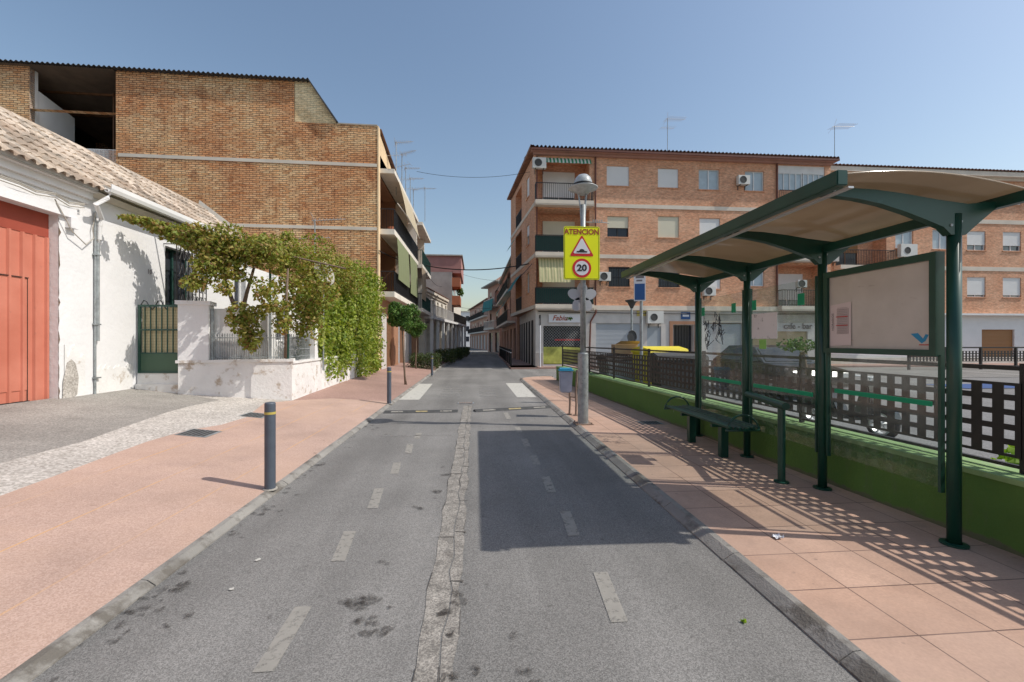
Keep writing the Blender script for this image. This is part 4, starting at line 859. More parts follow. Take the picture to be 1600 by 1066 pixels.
m = MB(); m.box(-12, xr+.9, 43.6, 52, 8.4, 10.1); m.build('top_storey', M['redpanel'], gb_); m = MB(); m.box(-12, xr+1.05, 43.4, 52.2, 10.1, 10.22); m.build('roof_slab', M['conc'], gb_)
Fx2 = frame_px(xr)
for z_ in (5.2, 7.0):
    m = MB(Fx2); m.box(43.2, 46.6, -.8, 0, z_, z_+.9); m.build('balcony', M['terracotta'], gb_)
    m = MB(Fx2); m.box(43.3, 50, -.02, -.002, z_+1, z_+1.6); m.build('window_strip', M['darkpane'], gb_)
leaves([((xr+.7, 46, 6.8), (.4, .8, .5), 250)], .2, 12).build('balcony_plant', M['citrus'], gb_)
ew = thing('white_block', 'plain white building closing the far end of the street', 'building', (-3, 118, 0))
m = MB(); m.box(-14, WX(739, 118), 118, 126, 0, 9.5); m.build('wall', M['white2'], ew); m = MB(); m.box(-14.2, WX(739, 118)+.2, 117.8, 126, 9.5, 9.7); m.build('roof_edge', M['conc'], ew)
m = MB()
for i in range(3):
    for j in range(3): m.box(-7+i*2.2, -6.1+i*2.2, 117.95, 117.99, 1.5+j*2.8, 2.8+j*2.8)
m.build('windows', M['darkpane'], ew)
# ------------------------------------------------------------------ buildings down the right side of the street
def plain_house(name, lab, p, q, h, wall, mat_roof, rows, cols, dy=8, eave=.5, balc=None, sh=.4, ground='darkpane', zg=3.2, side=-1, w_=.9):
    t = thing(name, lab, 'building', (p[0], p[1], 0)); F = frame_line(p, q, side); L = math.hypot(q[0]-p[0], q[1]-p[1]); fh = (h-zg)/rows
    ops = []; ws = []
    for r in range(rows):
        for c_ in range(cols):
            x = L*(c_+.5)/cols; ws.append((x-w_/2, x+w_/2, zg+r*fh+.75, zg+r*fh+2.1)); ops.append((*ws[-1], .15))
    gs = [(L*(c_+.2)/cols, L*(c_+.8)/cols, .1, zg-.5, .2) for c_ in range(cols)]; ops += gs
    m = MB(F); facade(m, 0, L, 0, h, ops); m.quad((0, 0, 0), (0, dy, 0), (0, dy, h), (0, 0, h)); m.quad((L, 0, 0), (L, dy, 0), (L, dy, h), (L, 0, h)); m.build('wall', M[wall], t)
    m = MB(F); m.box(-eave, L+eave, -eave, dy, h, h+.16); m.build('roof', M[mat_roof], t)
    for i, w in enumerate(ws): window(t, F, *w, sh=sh if i % 3 else None, dep=.13, sill=False, panes=1, fm='wood', glass='darkpane', shm='shutterc')
    for g_ in gs: m = MB(F); m.box(g_[0], g_[1], .15, .19, .1, zg-.5); m.build('shopfront', M[ground], t)
    if balc:
        for r in range(rows):
            m = MB(F); z_ = zg+r*fh; m.box(L*.06, L*.94, -.7, 0, z_-.1, z_+.08); m.build('balcony_slab', M['offwhite'], t)
            railing(t, F, L*.06, L*.94, z_+.08, z_+1.0, y=-.67, side=2, back=0, n=int(L*6), mat=balc)
    return t, F, L
nb, Fn, Ln = plain_house('balcony_building', 'narrow building beyond the corner block with teal awnings over its balconies', (3.3, 34.6), (3.15, 52), 8.5, 'pinkwall', 'conc', 2, 5, 9, .4, balc='black')
for (a, b, z0_, z1_) in ((1, 4, 8.3, 7.0), (6, 9.5, 8.3, 6.9), (2, 6, 5.6, 4.6), (10, 14, 5.6, 4.5), (14.4, 17.2, 8.3, 7.1)): slope_sheet('awning', 'teal', Fn, a, b, z0_, -.2, z1_, -.95, par=nb)
nb2, F2, L2 = plain_house('hip_roof_house', 'beige house with wide eaves and a teal blind on its balcony down the street', (WX(763, 58), 60), (WX(775, 58)+.3, 53.5), 8.9, 'pinkwall', 'conc', 2, 2, 8, .8, balc='alu', side=1)
m = MB(); x0_ = WX(763, 60); m.add([(x0_-.2, 60.5, 9.05), (6, 60.5, 9.05), (6, 53, 9.05), (x0_+.6, 53, 9.05), (3.4, 57, 10.2)], [(0, 1, 4), (1, 2, 4), (2, 3, 4), (3, 0, 4)]); m.build('hip_roof', M['browntile'], nb2)
m = MB(); facade(m := MB(frame_y(53.5)), WX(775, 58)+.3, 6, 0, 8.9, [(2.4, 3.1, 6.4, 7.8, .2, 1)]); m.build('front_wall', M['pinkwall'], nb2)
slope_sheet('balcony_blind', 'teal', F2, .5, 6, 6.9, -.75, 5.5, -.9, par=nb2)
plain_house('terracotta_house', 'three-storey pinkish house with shuttered windows at the bend of the street', (-1.3, 100), (2.3, 72), 8.6, 'pinkwall', 'browntile', 2, 7, 10, .5, side=1, balc='black', ground='lightstone', w_=1.3)
#@@MAIN
# ================================================================== corner apartment block
Y0 = 25.4; FY = frame_y(Y0); XL, XR = 3.5, WX(1298, Y0); X4 = XR
mbk = thing('apartment_block', 'red brick corner apartment block with pale bands, loggia balconies and shops below', 'building', (12, 30, .1))
B1, B2, B3, EVE = 3.65, 6.7, 9.75, 12.75
def xw(px): return WX(px, Y0)
def zw(px, py): return ZY(px, py, Y0)
wins = []
for (a, b, t_, bt, kind) in ((948, 983, 259, 290, 's'), (1028, 1060, 263, 293, 's'), (1092, 1124, 264, 296, 'w'), (1164, 1194, 267, 298, 'o'),
                             (949, 982, 338, 370, 'h'), (1028, 1061, 338, 371, 'c'), (1093, 1125, 341, 372, 's'), (1164, 1194, 343, 374, 's'),
                             (951, 984, 417, 448, 'b'), (1029, 1062, 419, 449, 'b'), (1094, 1126, 420, 451, 's'), (1164, 1194, 421, 447, 'w')):
    wins.append((xw(a), xw(b), zw(a, bt), zw(a, t_), kind))
lx0, lx1 = xw(838), xw(921); rx0, rx1 = xw(1216), xw(1289)
ops = [(*w[:4], .18) for w in wins]
logs = []
for zb in (B1, B2, B3):
    for (a, b) in ((lx0, lx1), (rx0, rx1)):
        if zb == B3 and a == rx0: continue
        logs.append((a, b, zb+.1, zb+2.75)); ops.append((a, b, zb+.1, zb+2.75, 1.1, 1))
enc = (rx0, rx1, zw(1216, 297), zw(1216, 258)); ops.append((*enc, .15))
m = MB(FY); facade(m, XL, XR, B1, EVE, ops)
m.build('front_wall', M['redbrick'], mbk)
# side facade over the street (upper floors jut out) + east end + back
SF0, SF1 = (XL, Y0), (2.8, 34.2); FS2 = frame_line(SF1, SF0, -1); Ls = math.hypot(.7, 8.8); FS2 = frame_line(SF0, SF1, -1)
sops = []; sw = []
for zb in (B1, B2, B3):
    sw.append((1.6, 2.5, zb+1.0, zb+2.3)); sops.append((*sw[-1], .18)); sops.append((4.2, 6.6, zb+.1, zb+2.6, 1.0, 1))
m = MB(FS2); facade(m, 0, Ls, B1, EVE, sops); m.build('side_wall', M['redbrick'], mbk)
for i, w in enumerate(sw): window(mbk, FS2, *w, sh=(None, .5, 1)[i], dep=.15, glass='darkpane')
m = MB(); m.quad((XR, Y0, 0), (XR, 36, 0), (XR, 36, EVE), (XR, Y0, EVE)); m.quad((2.8, 34.2, B1), (8, 34.2, B1), (8, 34.2, EVE), (2.8, 34.2, EVE)); m.quad((3.6, 36, 0), (XR, 36, 0), (XR, 36, EVE), (3.6, 36, EVE)); m.build('rear_wall', M['redbrick'], mbk)
m = MB(FS2)
for zb in (B1, B2, B3): m.box(.12, Ls, -.03, -.003, zb-.12, zb+.1)
m.build('side_band', M['band'], mbk)
for zb in (B1, B2, B3): railing(mbk, FS2, 4.2, 6.6, zb+.1, zb+1.05, y=.03)
for zb in (B1, B2): slope_sheet('side_awning', 'teal' if zb == B1 else 'aw_green', FS2, 4.3, 6.6, zb+2.6, 0, zb+1.5, -.7, par=mbk)
# bands, eave, roof
m = MB(FY)
for zb in (B2, B3): m.box(lx1+.25, XR, -.035, -.003, zb-.13, zb+.1)
m.box(lx1+.25, XR+.02, -.12, -.003, B1-.2, B1+.08); m.build('floor_band', M['band'], mbk)
m = MB(FY); m.box(XL-.25, XR+.15, -.42, -.003, EVE, EVE+.1).box(XL-.1, XR, -.2, -.004, EVE-.14, EVE); m.build('eave', mk('pinkish_eave', (.42, .23, .18), .8), mbk)
m = MB(FY); m.box(XL-.27, XR+.17, -.5, -.42, EVE+.0, EVE+.12); m.build('eave_gutter', M['brownpipe'], mbk)
rooftiles(FY @ Matrix.Translation((0, -.5, EVE+.13)), XL-.25, XR+.2, 4.6, R(14), .24, .6, .09, .03).build('roof', M['browntile'], mbk)
m = MB(); m.add([(XL-.3, Y0-.45, EVE+.1), (2.5, 34.4, EVE+.1), (2.5, 34.4, EVE+.22), (XL-.3, Y0-.45, EVE+.3), (7, 34, EVE+1.2), (7.5, Y0+4, EVE+1.2), (XL+.3, Y0, EVE+.1), (3.1, 34.4, EVE+.1)], [(0, 1, 2, 3), (2, 3, 5, 4), (0, 1, 7, 6)]); m.build('side_roof', M['browntile'], mbk)
m = MB(); m.quad((XL+.2, Y0, EVE+.05), (XR, Y0, EVE+.05), (XR, 36, EVE+.05), (3.2, 36, EVE+.05)); m.build('ceiling_slab', M['conc'], mbk)
for i, (a, b, c_, d_, kd) in enumerate(wins):
    k = dict(s=dict(sh=.99), w=dict(glass='curtain'), o=dict(glass='curtain'), h=dict(sh=.55, shm='shutterc', glass='darkpane', fm='black'), c=dict(sh=.99, shm='shutterc'), b=dict(glass='darkpane', fm='black', bars=8))[kd]
    window(mbk, FY, a, b, c_, d_, dep=.15, **k)
for w in wins:  # brick soldier course above each window
    pass
for (a, b, c_, d_, kd) in wins: MB(FY).box(a-.1, b+.1, -.006, -.002, d_+.02, d_+.3).build('soldier_course', M['redbrick2'], mbk)
for (px, py, w_) in ((1158, 291, .75), (1105, 463, .75), (943, 440, .7), (1248, 300+150, .6)): acunit(mbk, FY, xw(px), zw(px, py), w=w_, h=w_*.75)
# loggias
for i, (a, b, z0_, z1_) in enumerate(logs):
    left = a == lx0
    Fq = FY @ Matrix.Translation((0, .93, 0))
    if left: window(mbk, Fq, xw(856)-.15, xw(904), z0_+.1, z0_+2.2, sh=.75 if z0_ > B2 else .6, dep=.16, sill=False, shm='shutter' if z0_ > B3 else 'shutterc', name='balcony_door')
    else: window(mbk, Fq, a+.3, b-.7, z0_+.1, z0_+2.2, sh=.8, dep=.16, sill=False, name='balcony_door')
    m = MB(FY); m.box(a-.12, b+.14, -.5, .0, z0_-.22, z0_+.0); m.box(a-.1, b+.12, -.48, -.001, z0_-.3, z0_-.221); m.build('balcony_slab', M['band'], mbk)
    railing(mbk, FY, a-.08, b+.1, z0_+.0, z0_+1.0, y=-.47, side=2, back=0, sheet=(None if z0_ > B3 or not left else 'greensheet'))
m = MB(FY); a, b, c_, d_ = enc; m.box(a, b, .05, .11, d_-.45, d_); m.build('shutter_box', M['white2'], mbk)
for (u0_, u1_, p_) in ((a, a+(b-a)*.52, 2), (a+(b-a)*.54, b, 2)): window(mbk, FY, u0_, u1_, c_, d_-.45, panes=4, dep=.12, sill=False, glass='curtain', name='glazed_enclosure')
railing(mbk, FY, a-.05, b+.1, B3+.1, c_-.05, y=-.2, n=24); m = MB(FY); m.box(a-.1, b+.12, -.3, 0, B3-.12, B3+.1); m.build('balcony_slab', M['band'], mbk)
slope_sheet('striped_valance', 'aw_green', FY, lx0, lx1+.05, B3+2.72, -.05, B3+2.35, -.32, 24, par=mbk)
slope_sheet('striped_awning', 'aw_cream', FY, lx0+.1, xw(888), B2-.22, -.15, B1+1.38, -.6, 16, .05, par=mbk)
acunit(mbk, FY, xw(842), B3+2.0, w=.8, h=.62, y=.0)
for path, rr in (([(xw(930), -.07, EVE), (xw(930), -.07, B1-.1), (xw(931), -.1, B1-.3), (xw(922), -.1, B1-.9), (xw(920), -.1, .1)], .05), ([(xw(1213), -.07, EVE), (xw(1213), -.07, B1)], .05), ([(XL+.12, -.06, EVE-.2), (XL+.12, -.06, B1)], .04)): MB(FY).tube(path, rr, 8).build('downpipe', M['brownpipe'], mbk)
# ground floor
gx = lambda px: xw(px)
gops = [(gx(849), gx(915), .2, zw(849, 512)+.1, .3, 1), (gx(931), gx(1004), .12, zw(931, 505), .2), (gx(1011), gx(1033), .12, zw(1011, 510), .15), (gx(1052), gx(1084), .12, zw(1052, 508), .5, 1), (gx(1105), gx(1160), .12, 2.7, .2), (gx(1172), gx(1262), .12, 2.2, .25), (gx(1275), XR-.3, .12, 2.6, .2)]
m = MB(FY); facade(m, 3.55, XR, 0, B1-.2, gops); m.quad((3.55, 0, 0), (3.55, 11, 0), (3.55, 11, B1), (3.55, 0, B1)); m.build('ground_floor_wall', M['lightstone'], mbk)
m = MB(); m.quad((XL, Y0, B1-.12), (2.8, 34.2, B1-.12), (3.6, 34.2, B1-.12), (3.56, Y0, B1-.12)); m.build('soffit', M['brownwall'], mbk)
Fgs = frame_nx(3.55); m = MB(Fgs)
for i in range(6): m.box(26.4+i*1.5, 27.3+i*1.5, -.012, -.002, .1, 2.9)
m.build('side_shopfronts', M['interior'], mbk)
for (a, b) in ((3.53, gx(848)), (gx(916), gx(930))): MB(FY).box(a, b, -.03, -.003, 0, .9).build('stone_plinth', M['stone'], mbk)
m = MB(FY); m.box(gx(849), gx(915), .15, .18, .2, 2.7); sh_ = m.build('shop_window', M['darkpane'], mbk)
m = MB(FY); a, b = gx(849), gx(915)
for i in range(-26, 30):
    for sg in (1, -1):
        x0_ = a+i*.17 if sg > 0 else b-i*.17; x1_ = x0_+sg*1.9; z0_, z1_ = .95, 2.85
        t0 = max(0, ((a-x0_) if sg > 0 else (x0_-b))/1.9) ; t1 = min(1, ((b-x0_) if sg > 0 else (x0_-a))/1.9)
        if t1 > t0: m.tube([(x0_+(x1_-x0_)*t0, .07, z0_+(z1_-z0_)*t0), (x0_+(x1_-x0_)*t1, .07, z0_+(z1_-z0_)*t1)], .008, 4, False)
m.build('lattice_shutter', M['galv'], sh_)
m = MB(FY); m.box(a, b-.1, .05, .1, .25, 1.25); m.build('painted_panel', mk('yellow_green_mural', (.4, .42, .1), .8, .3, 3, dirt=(.45, .1, .04), dthr=.6, dsc=2.5), sh_)
m = MB(FY); m.box(a+.7, b, .1, .14, 1.62, 1.72); m.build('red_shelf', M['red'], sh_)
m = MB(FY); m.box(gx(857), gx(906), -.1, -.004, zw(857, 504), zw(857, 491)); sg_ = m.build('shop_sign', M['signwhite'], mbk)
text('Fabiu', .42, face_ny(gx(874), Y0-.105, zw(870, 497.5)), 'darkred', 'lettering', sg_, shear=.3, bold=.008)
leaves([((gx(889), Y0-.12, zw(885, 498)), (.25, .01, .1), 14)], .15, 4).build('painted_leaf', M['citrus'], sg_)
m = MB(FY); m.box(gx(931), gx(1004), .08, .14, .12, zw(931, 505)); m.build('roller_shutter', M['shuttergrey'], mbk)
m = MB(FY); m.box(gx(1011), gx(1033), .05, .1, .12, zw(1011, 510)); m.build('meter_door', M['bluegrey'], mbk)
m = MB(FY); m.box(gx(1046), gx(1051), -.05, -.003, .1, zw(1052, 502)).box(gx(1085), gx(1089), -.05, -.003, .1, zw(1052, 502)).box(gx(1051), gx(1085), -.05, -.003, zw(1052, 507), zw(1052, 502)); m.build('door_surround', M['brownwall'], mbk)
m = MB(FY); m.box(gx(1053), gx(1083), .3, .34, .12, zw(1052, 508)); dr_ = m.build('entrance_door', M['darkpane'], mbk); m = MB(FY)
for i in range(7): x = gx(1055)+i*.18; m.box(x-.01, x+.01, .27, .29, .15, 2.6)
m.build('door_bars', M['black'], dr_)
acunit(mbk, FY, gx(1021), zw(1021, 506), w=1.0, h=.75)
m = MB(FY); m.box(gx(1064), gx(1078), -.05, -.004, zw(1070, 499), zw(1070, 488)); bs = m.build('blue_plate', M['blue'], mbk); m = MB(FY); m.box(gx(1066), gx(1076), -.056, -.051, zw(1070, 495), zw(1070, 492)); m.build('plate_lettering', M['signwhite'], bs)
m = MB(FY); m.box(gx(995), gx(1012), -.05, -.004, zw(1000, 494), zw(1000, 486)); m.build('small_yellow_sign', M['bandy'], mbk)
m = MB(FY); m.box(gx(1100), XR, -.04, -.004, 2.75, 3.35); cb_ = m.build('cafe_fascia', M['conc'], mbk)
text('cafe - bar', .5, face_ny(gx(1246), Y0-.045, zw(1246, 510)), 'ink', 'lettering', cb_, bold=.01)
m = MB(FY); m.box(gx(1172), gx(1262), .1, .16, .12, 2.2); m.build('ochre_cafe_shutter', mk('ochre_panel', (.42, .33, .2), .7), mbk)
for (a, b) in ((gx(1105), gx(1160)), (gx(1275), XR-.3)): MB(FY).box(a, b, .1, .15, .12, 2.65).build('side_shutter', M['shuttergrey'], mbk)
# ------------------------------------------------------------------ second apartment block to the right
Y2 = 26.4; FZ2 = frame_y(Y2); xa = lambda p: WX(p, Y2); za = lambda p, q: ZY(p, q, Y2)
sb = thing('apartment_block', 'second red brick block behind the bus shelter with white ground floor and small shuttered windows', 'building', (30, 30, .1))
ws = []
for px in (1511, 1567, 1623, 1680, 1740):
    for (t_, b_) in ((290, 318), (361, 391), (433, 464)): ws.append((xa(px), xa(px)+(xa(1540)-xa(1511)), za(1511, b_), za(1511, t_)))
ws += [(xa(1399), xa(1427), za(1399, 388), za(1399, 357)), (xa(1457), xa(1485), za(1399, 388), za(1399, 357)), (xa(1399), xa(1427), za(1399, 318), za(1399, 290))]
lo = [(xa(1306), xa(1385), za(1306, 416)+k*-3.13, za(1306, 352)+k*-3.13) for k in (-1, 0, 1)]
ops = [(*w, .18) for w in ws]+[(*l, 1.0, 1) for l in lo]
db = za(1511, 490); top2 = za(1450, 276)
XE = 60
m = MB(FZ2); facade(m, XR, XE, db, top2, ops); m.quad((XE, 0, 0), (XE, 10, 0), (XE, 10, top2), (XE, 0, top2)); m.build('front_wall', M['redbrick'], sb)
for i, w in enumerate(ws): window(sb, FZ2, *w, sh=(.99, .72, .9)[i % 3] if w[0] > xa(1500) else None, dep=.15, glass='curtain' if w[0] < xa(1500) else 'pane')
for l in lo:
    railing(sb, FZ2, l[0]-.1, l[1]+.1, l[2], l[2]+1.0, y=-.5, side=2, back=0); m = MB(FZ2); m.box(l[0]-.15, l[1]+.15, -.55, 0, l[2]-.25, l[2]); m.build('balcony_slab', M['band'], sb)
    window(sb, FZ2 @ Matrix.Translation((0, .84, 0)), l[0]+.6, l[1]-1.2, l[2]+.05, l[2]+2.1, dep=.15, fm='wood', sill=False, glass='darkpane', sh=.5, shm='shutterbrown', name='balcony_door')
m = MB(FZ2)
for py in (346, 420): z_ = za(1511, py); m.box(xa(1388), XE, -.035, -.003, z_-.14, z_+.14)
m.build('floor_band', M['band'], sb)
m = MB(FZ2); m.box(XR+.2, XE, -.45, -.003, top2, top2+.3).box(XR+.2, XE, -.2, -.004, top2-.15, top2); m.build('eave', M['band'], sb)
rooftiles(FZ2 @ Matrix.Translation((0, -.5, top2+.31)), XR+.2, XE, 4.5, R(13), .26, .6, .09, .03).build('roof', M['browntile'], sb)
m = MB(FZ2); m.box(XR, XE, -.45, -.0, db-.14, db-.02); m.build('ledge', M['white2'], sb)
m = MB(FZ2); gz = [(xa(1534), xa(1585), .12, za(1534, 515), .2), (xa(1490), xa(1499), .12, za(1534, 513), .15), (xa(1420), xa(1465), .12, 2.6, .2), (xa(1640), xa(1720), .12, 2.7, .2)]; facade(m, XR+.01, XE, 0, db-.13, gz); m.build('ground_floor_wall', M['white'], sb)
for (a, b, h_) in ((xa(1534), xa(1585), za(1534, 515)), (xa(1640), xa(1720), 2.7)): MB(FZ2).box(a, b, .1, .16, .12, h_).build('brown_garage_door', M['shutterbrown'], sb)
m = MB(FZ2); m.box(xa(1490), xa(1499), .08, .12, .12, za(1534, 513)).box(xa(1420), xa(1465), .08, .12, .12, 2.6); m.build('side_door', M['wood'], sb)
acunit(sb, FZ2, xa(1413), za(1413, 403), w=1.2, h=.85); acunit(sb, FZ2, xa(1296), za(1296, 410), w=.8, h=.6)
m = MB(FZ2); m.box(XR, XE, -.03, -.003, .0, .5); m.build('plinth', M['offwhite'], sb)
aerial('tall thin aerial on the corner block roof, right of the lamp', (WX(1043, 28), 28, 13.4), ZY(1043, 185, 28)-13.4, 1.3, .2, 1)
aerial('bent aerial mast between the two apartment blocks', (WX(1304, 28), 28, 13.0), ZY(1304, 197, 28)-13.0, 1.6, .15, 0)
# overhead cables
def cable(lab, a, b, sag, r=.02, group='cables strung across the street'):
    m = MB(); n = 16; a, b = Vector(a), Vector(b); m.tube([a.lerp(b, i/n)-Vector((0, 0, sag*4*(i/n)*(1-i/n))) for i in range(n+1)], r, 5)
    return tag(m.build('overhead_cable', M['black']), lab, 'cable', group)
cable('thick dark cable crossing the street from the left balconies to the corner block', (-3.5, 30, ZY(668, 415, 30)), (3.4, 27, ZY(822, 412, 27)), .35, .035)
cable('highest thin cable sagging across the open sky over the street', (-3.6, 27, ZY(648, 268, 27)), (3.3, 26, ZY(806, 268, 26)), .35, .012)
cable('lower thin cable far down the street', (-2.5, 44, ZY(714, 478, 44)), (3.0, 44, ZY(782, 478, 44)), .3, .015)
cable('cable running from the brick wall corner along the balconies', (-4.2, 19.3, ZY(590, 392, 19.3)), (-3.5, 30, ZY(668, 415, 30)), .15, .025)
cable('black service cable sagging along the upper balconies of the corner block side', (3.35, 25.6, 6.2), (2.75, 34.2, 6.1), .12, .022)
cable('thin cable running under the eave of the red brick corner block front', (3.7, 25.3, 3.35), (22, 25.3, 3.3), .06, .025)
cable('thin sagging cable between the left balconies and the grey building', (-3.6, 33, 6.6), (-3.3, 43, 7.0), .3, .016)
cable('faint high cable far down the street between opposite roofs', (-2.4, 50, 9.6), (3.2, 50, 8.6), .3, .014)
#@@TREES
# ================================================================== street trees and hedges
def tree(lab, x, y, h, cz, r, rz, n, seed, lean=.1, fruit=0):
    t = thing('orange_tree', lab, 'tree', (x, y, lz(x)), 'young orange trees on the left pavement'); rg = random.Random(seed)
    m = MB(); z0 = lz(x)-.02; m.tube([(x, y, z0), (x-.03, y, z0+.3), (x-lean*.6, y, z0+1.0), (x-lean, y, cz-.3), (x-lean, y, cz+.2)], [.05, .035, .03, .028, .02], 8)
    tr = m.build('trunk', M['bark'], t, smooth=True); m = MB()
    for i in range(9):
        a = i*2.4; m.tube([(x-lean, y, cz-.35+.06*i), (x-lean+math.cos(a)*r*.4, y+math.sin(a)*r*.4, cz-.1+.06*i), (x-lean+math.cos(a)*r*.75, y+math.sin(a)*r*.75, cz+.1+.04*i)], [.018, .012, .006], 5)
    m.build('limbs', M['bark'], tr)
    bl = []
    for i in range(22):
        d = Vector((rg.gauss(0, 1), rg.gauss(0, 1), rg.gauss(0, 1))).normalized(); q = rg.uniform(.45, .85)
        bl.append(((x-lean+d.x*r*q, y+d.y*r*q, cz+d.z*rz*q), (r*.34, r*.34, rz*.32), n//22))
    bl.append(((x-lean, y, cz), (r*.6, r*.6, rz*.6), n//8))
    leaves(bl, .085, seed).build('crown', M['citrus'], t)
    return t
x, y = G(634, 600, LZ+.05); tree('young orange tree with thin pale trunk beside the green creeper', x, y, 3, 2.45, .66, .5, 4200, 31, .12)
x, y = -3.1, 23.0; tree('second young orange tree farther along beside the hedge', x, y, 3, 2.3, .62, .52, 2800, 33, 0)
def hedge(lab, x0, x1, y0, y1, h, seed, n, sz=.07):
    bl = []; rg = random.Random(seed); v = (x1-x0)*(y1-y0); k = max(3, int((x1-x0)/.35)); j = max(2, int((y1-y0)/.45))
    for a in range(k):
        for b in range(j):
            for z_ in (.2, .55, .8): bl.append(((x0+(x1-x0)*(a+.5)/k+rg.uniform(-.05, .05), y0+(y1-y0)*(b+.5)/j, .1+h*z_+rg.uniform(-.03, .04)), ((x1-x0)/k*.75, (y1-y0)/j*.75, h*.24), n//(k*j*3)))
    t = thing('hedge', lab, 'hedge', ((x0+x1)/2, (y0+y1)/2, .1), 'clipped hedges along the left kerb')
    leaves(bl, sz, seed).build('foliage', M['hedge'], t)
    m = MB()
    for a in range(k*2): xx = x0+(x1-x0)*(a+.5)/(k*2); m.tube([(xx, (y0+y1)/2, .1), (xx+.03, (y0+y1)/2, .1+h*.7)], .015, 5)
    m.build('stems', M['bark'], t)
hedge('nearest clipped hedge behind the far left bollard', -3.5, -1.95, 23.2, 24.6, .85, 1, 3600)
hedge('dark square-cut hedge second along the kerb', -2.75, -1.45, 29, 32.5, .95, 2, 3200, .08)
hedge('small hedge third along the kerb', -2.0, -1.05, 35, 38.5, .85, 3, 2000, .09)
hedge('long low hedge fourth along the kerb', -1.9, -.75, 41, 46, .9, 4, 1800, .1)
hedge('farthest low hedge at the end of the row', -2.2, -.7, 48, 55, .8, 5, 1600, .12)
# bollards
x, y = G(422, 757, lz(-2.6))
bo = thing('bollard', 'dark grey cylindrical bollard with a yellow band, nearest on the left pavement', 'bollard', (x, y, lz(x)), 'bollards along the left pavement')
m = MB(); m.lathe([(.0, .0), (.053, .0), (.053, .78), (.053, .9), (.045, .912), (0, .915)], (x, y, lz(x)), 24); m.build('post', M['bollard'], bo)
m = MB(); m.lathe([(.0545, .79), (.0555, .79), (.0555, .815), (.0545, .815)], (x, y, lz(x)), 24); m.build('reflective_band', M['bandy'], bo)
m = MB(); m.lathe([(.053, .0), (.07, .0), (.07, .012), (.053, .014)], (x, y, lz(x)), 24); m.build('base_ring', M['conc'], bo)
for (px, py, lab) in ((608, 628, 'slim grey bollard beside the creeper and the first orange tree'), (675, 585, 'far dark bollard in front of the nearest hedge')):
    X, Y = G(px, py, lz(-2.6)); copy_at(bo, (X, Y, lz(X)), lab)
# black bollards on the right of the far street
x, y = 2.12, 25.9
b2 = thing('bollard', 'nearest black bollard of the far right row, under the corner block', 'bollard', (x, y, .1), 'black bollards along the far right kerb')
m = MB(); m.lathe([(0, 0), (.07, 0), (.07, .05), (.05, .06), (.05, .85), (.065, .88), (.06, .98), (0, 1.0)], (x, y, .1), 16); m.build('post', M['black'], b2)
m = MB(); m.lathe([(.052, .78), (.0535, .78), (.0535, .82), (.052, .82)], (x, y, .1), 16); m.build('reflective_band', M['signwhite'], b2)
far_names = ['second', 'third', 'fourth', 'fifth', 'sixth', 'seventh', 'eighth', 'ninth', 'tenth']
for i, nme in enumerate(far_names): yy_ = 27.6+i*2.1; copy_at(b2, (2.12+(yy_-25.9)*.02, yy_, .1), nme+' black bollard from the corner block along the far right kerb')
#@@STREET
# ================================================================== lamp post and signs
lx_, ly_ = WX(911, 7.95), 7.95
lp = thing('street_lamp', 'galvanised street lamp with domed disc head standing on the right kerb', 'street lamp', (lx_, ly_, .054))
m = MB(); m.tube([(lx_, ly_, .054), (lx_, ly_, 1.36)], .098, 24); m.lathe([(.098, 1.306), (.09, 1.325), (.05, 1.33)], (lx_, ly_, .054), 24); m.build('sleeve', M['galv'], lp, smooth=False)
m = MB(); m.tube([(lx_, ly_, 1.37), (lx_, ly_, 3.1), (lx_, ly_, 4.15)], [.053, .05, .045], 20); m.build('pole', M['galv'], lp, smooth=True)
m = MB(); m.box(lx_-.16, lx_+.16, ly_-.16, ly_+.16, .055, .068)
for a in (-1, 1):
    for b in (-1, 1): m.tube([(lx_+a*.13, ly_+b*.13, .06), (lx_+a*.13, ly_+b*.13, .095)], .012, 6)
m.build('base_plate', M['rust'], lp)
hz = 4.42
m = MB(); m.tube([(lx_-.03, ly_, 3.75), (lx_-.05, ly_, 4.1), (lx_-.1, ly_, hz)], .016, 8).tube([(lx_+.02, ly_, 3.75), (lx_+.04, ly_, 4.1), (lx_+.07, ly_, hz+.1)], .02, 8); m.tube([(lx_+.07, ly_, hz+.1), (lx_, ly_, hz+.22)], .018, 8); m.build('struts', M['galv'], lp)
m = MB(); m.lathe([(.0, -.06), (.1, -.07), (.14, -.02), (.27, .03), (.275, .045), (.2, .07), (.0, .08)], (lx_, ly_, hz), 32); hd = m.build('reflector_disc', M['lamp'], lp, smooth=True)
m = MB(); m.lathe([(.17, .08), (.165, .13), (.14, .2), (.09, .25), (.0, .27)], (lx_, ly_, hz+.03), 32); m.build('dome', M['lamp'], hd, smooth=True)
m = MB(); m.lathe([(.18, .065), (.18, .1), (.15, .1)], (lx_, ly_, hz+.02), 32); m.build('dark_ring', M['black'], hd)
ws_ = thing('warning_sign', 'yellow rectangular traffic sign reading ATENCION 20 mounted on the lamp pole', 'traffic sign', (lx_, ly_-.07, 2.7))
yS = ly_-.09; k = 675/ly_/1.0
sx0, sx1, sz0, sz1 = WX(881, yS), WX(937, yS), ZY(909, 437, yS), ZY(909, 354, yS); sc_ = (sx0+sx1)/2
def rrect(x0, x1, z0, z1, r, n=5):
    pts = []
    for (cx_, cz_, a0) in ((x1-r, z1-r, 0), (x0+r, z1-r, 90), (x0+r, z0+r, 180), (x1-r, z0+r, 270)):
        pts += [(cx_+r*math.cos(R(a0+90*i/n)), cz_+r*math.sin(R(a0+90*i/n))) for i in range(n+1)]
    return pts
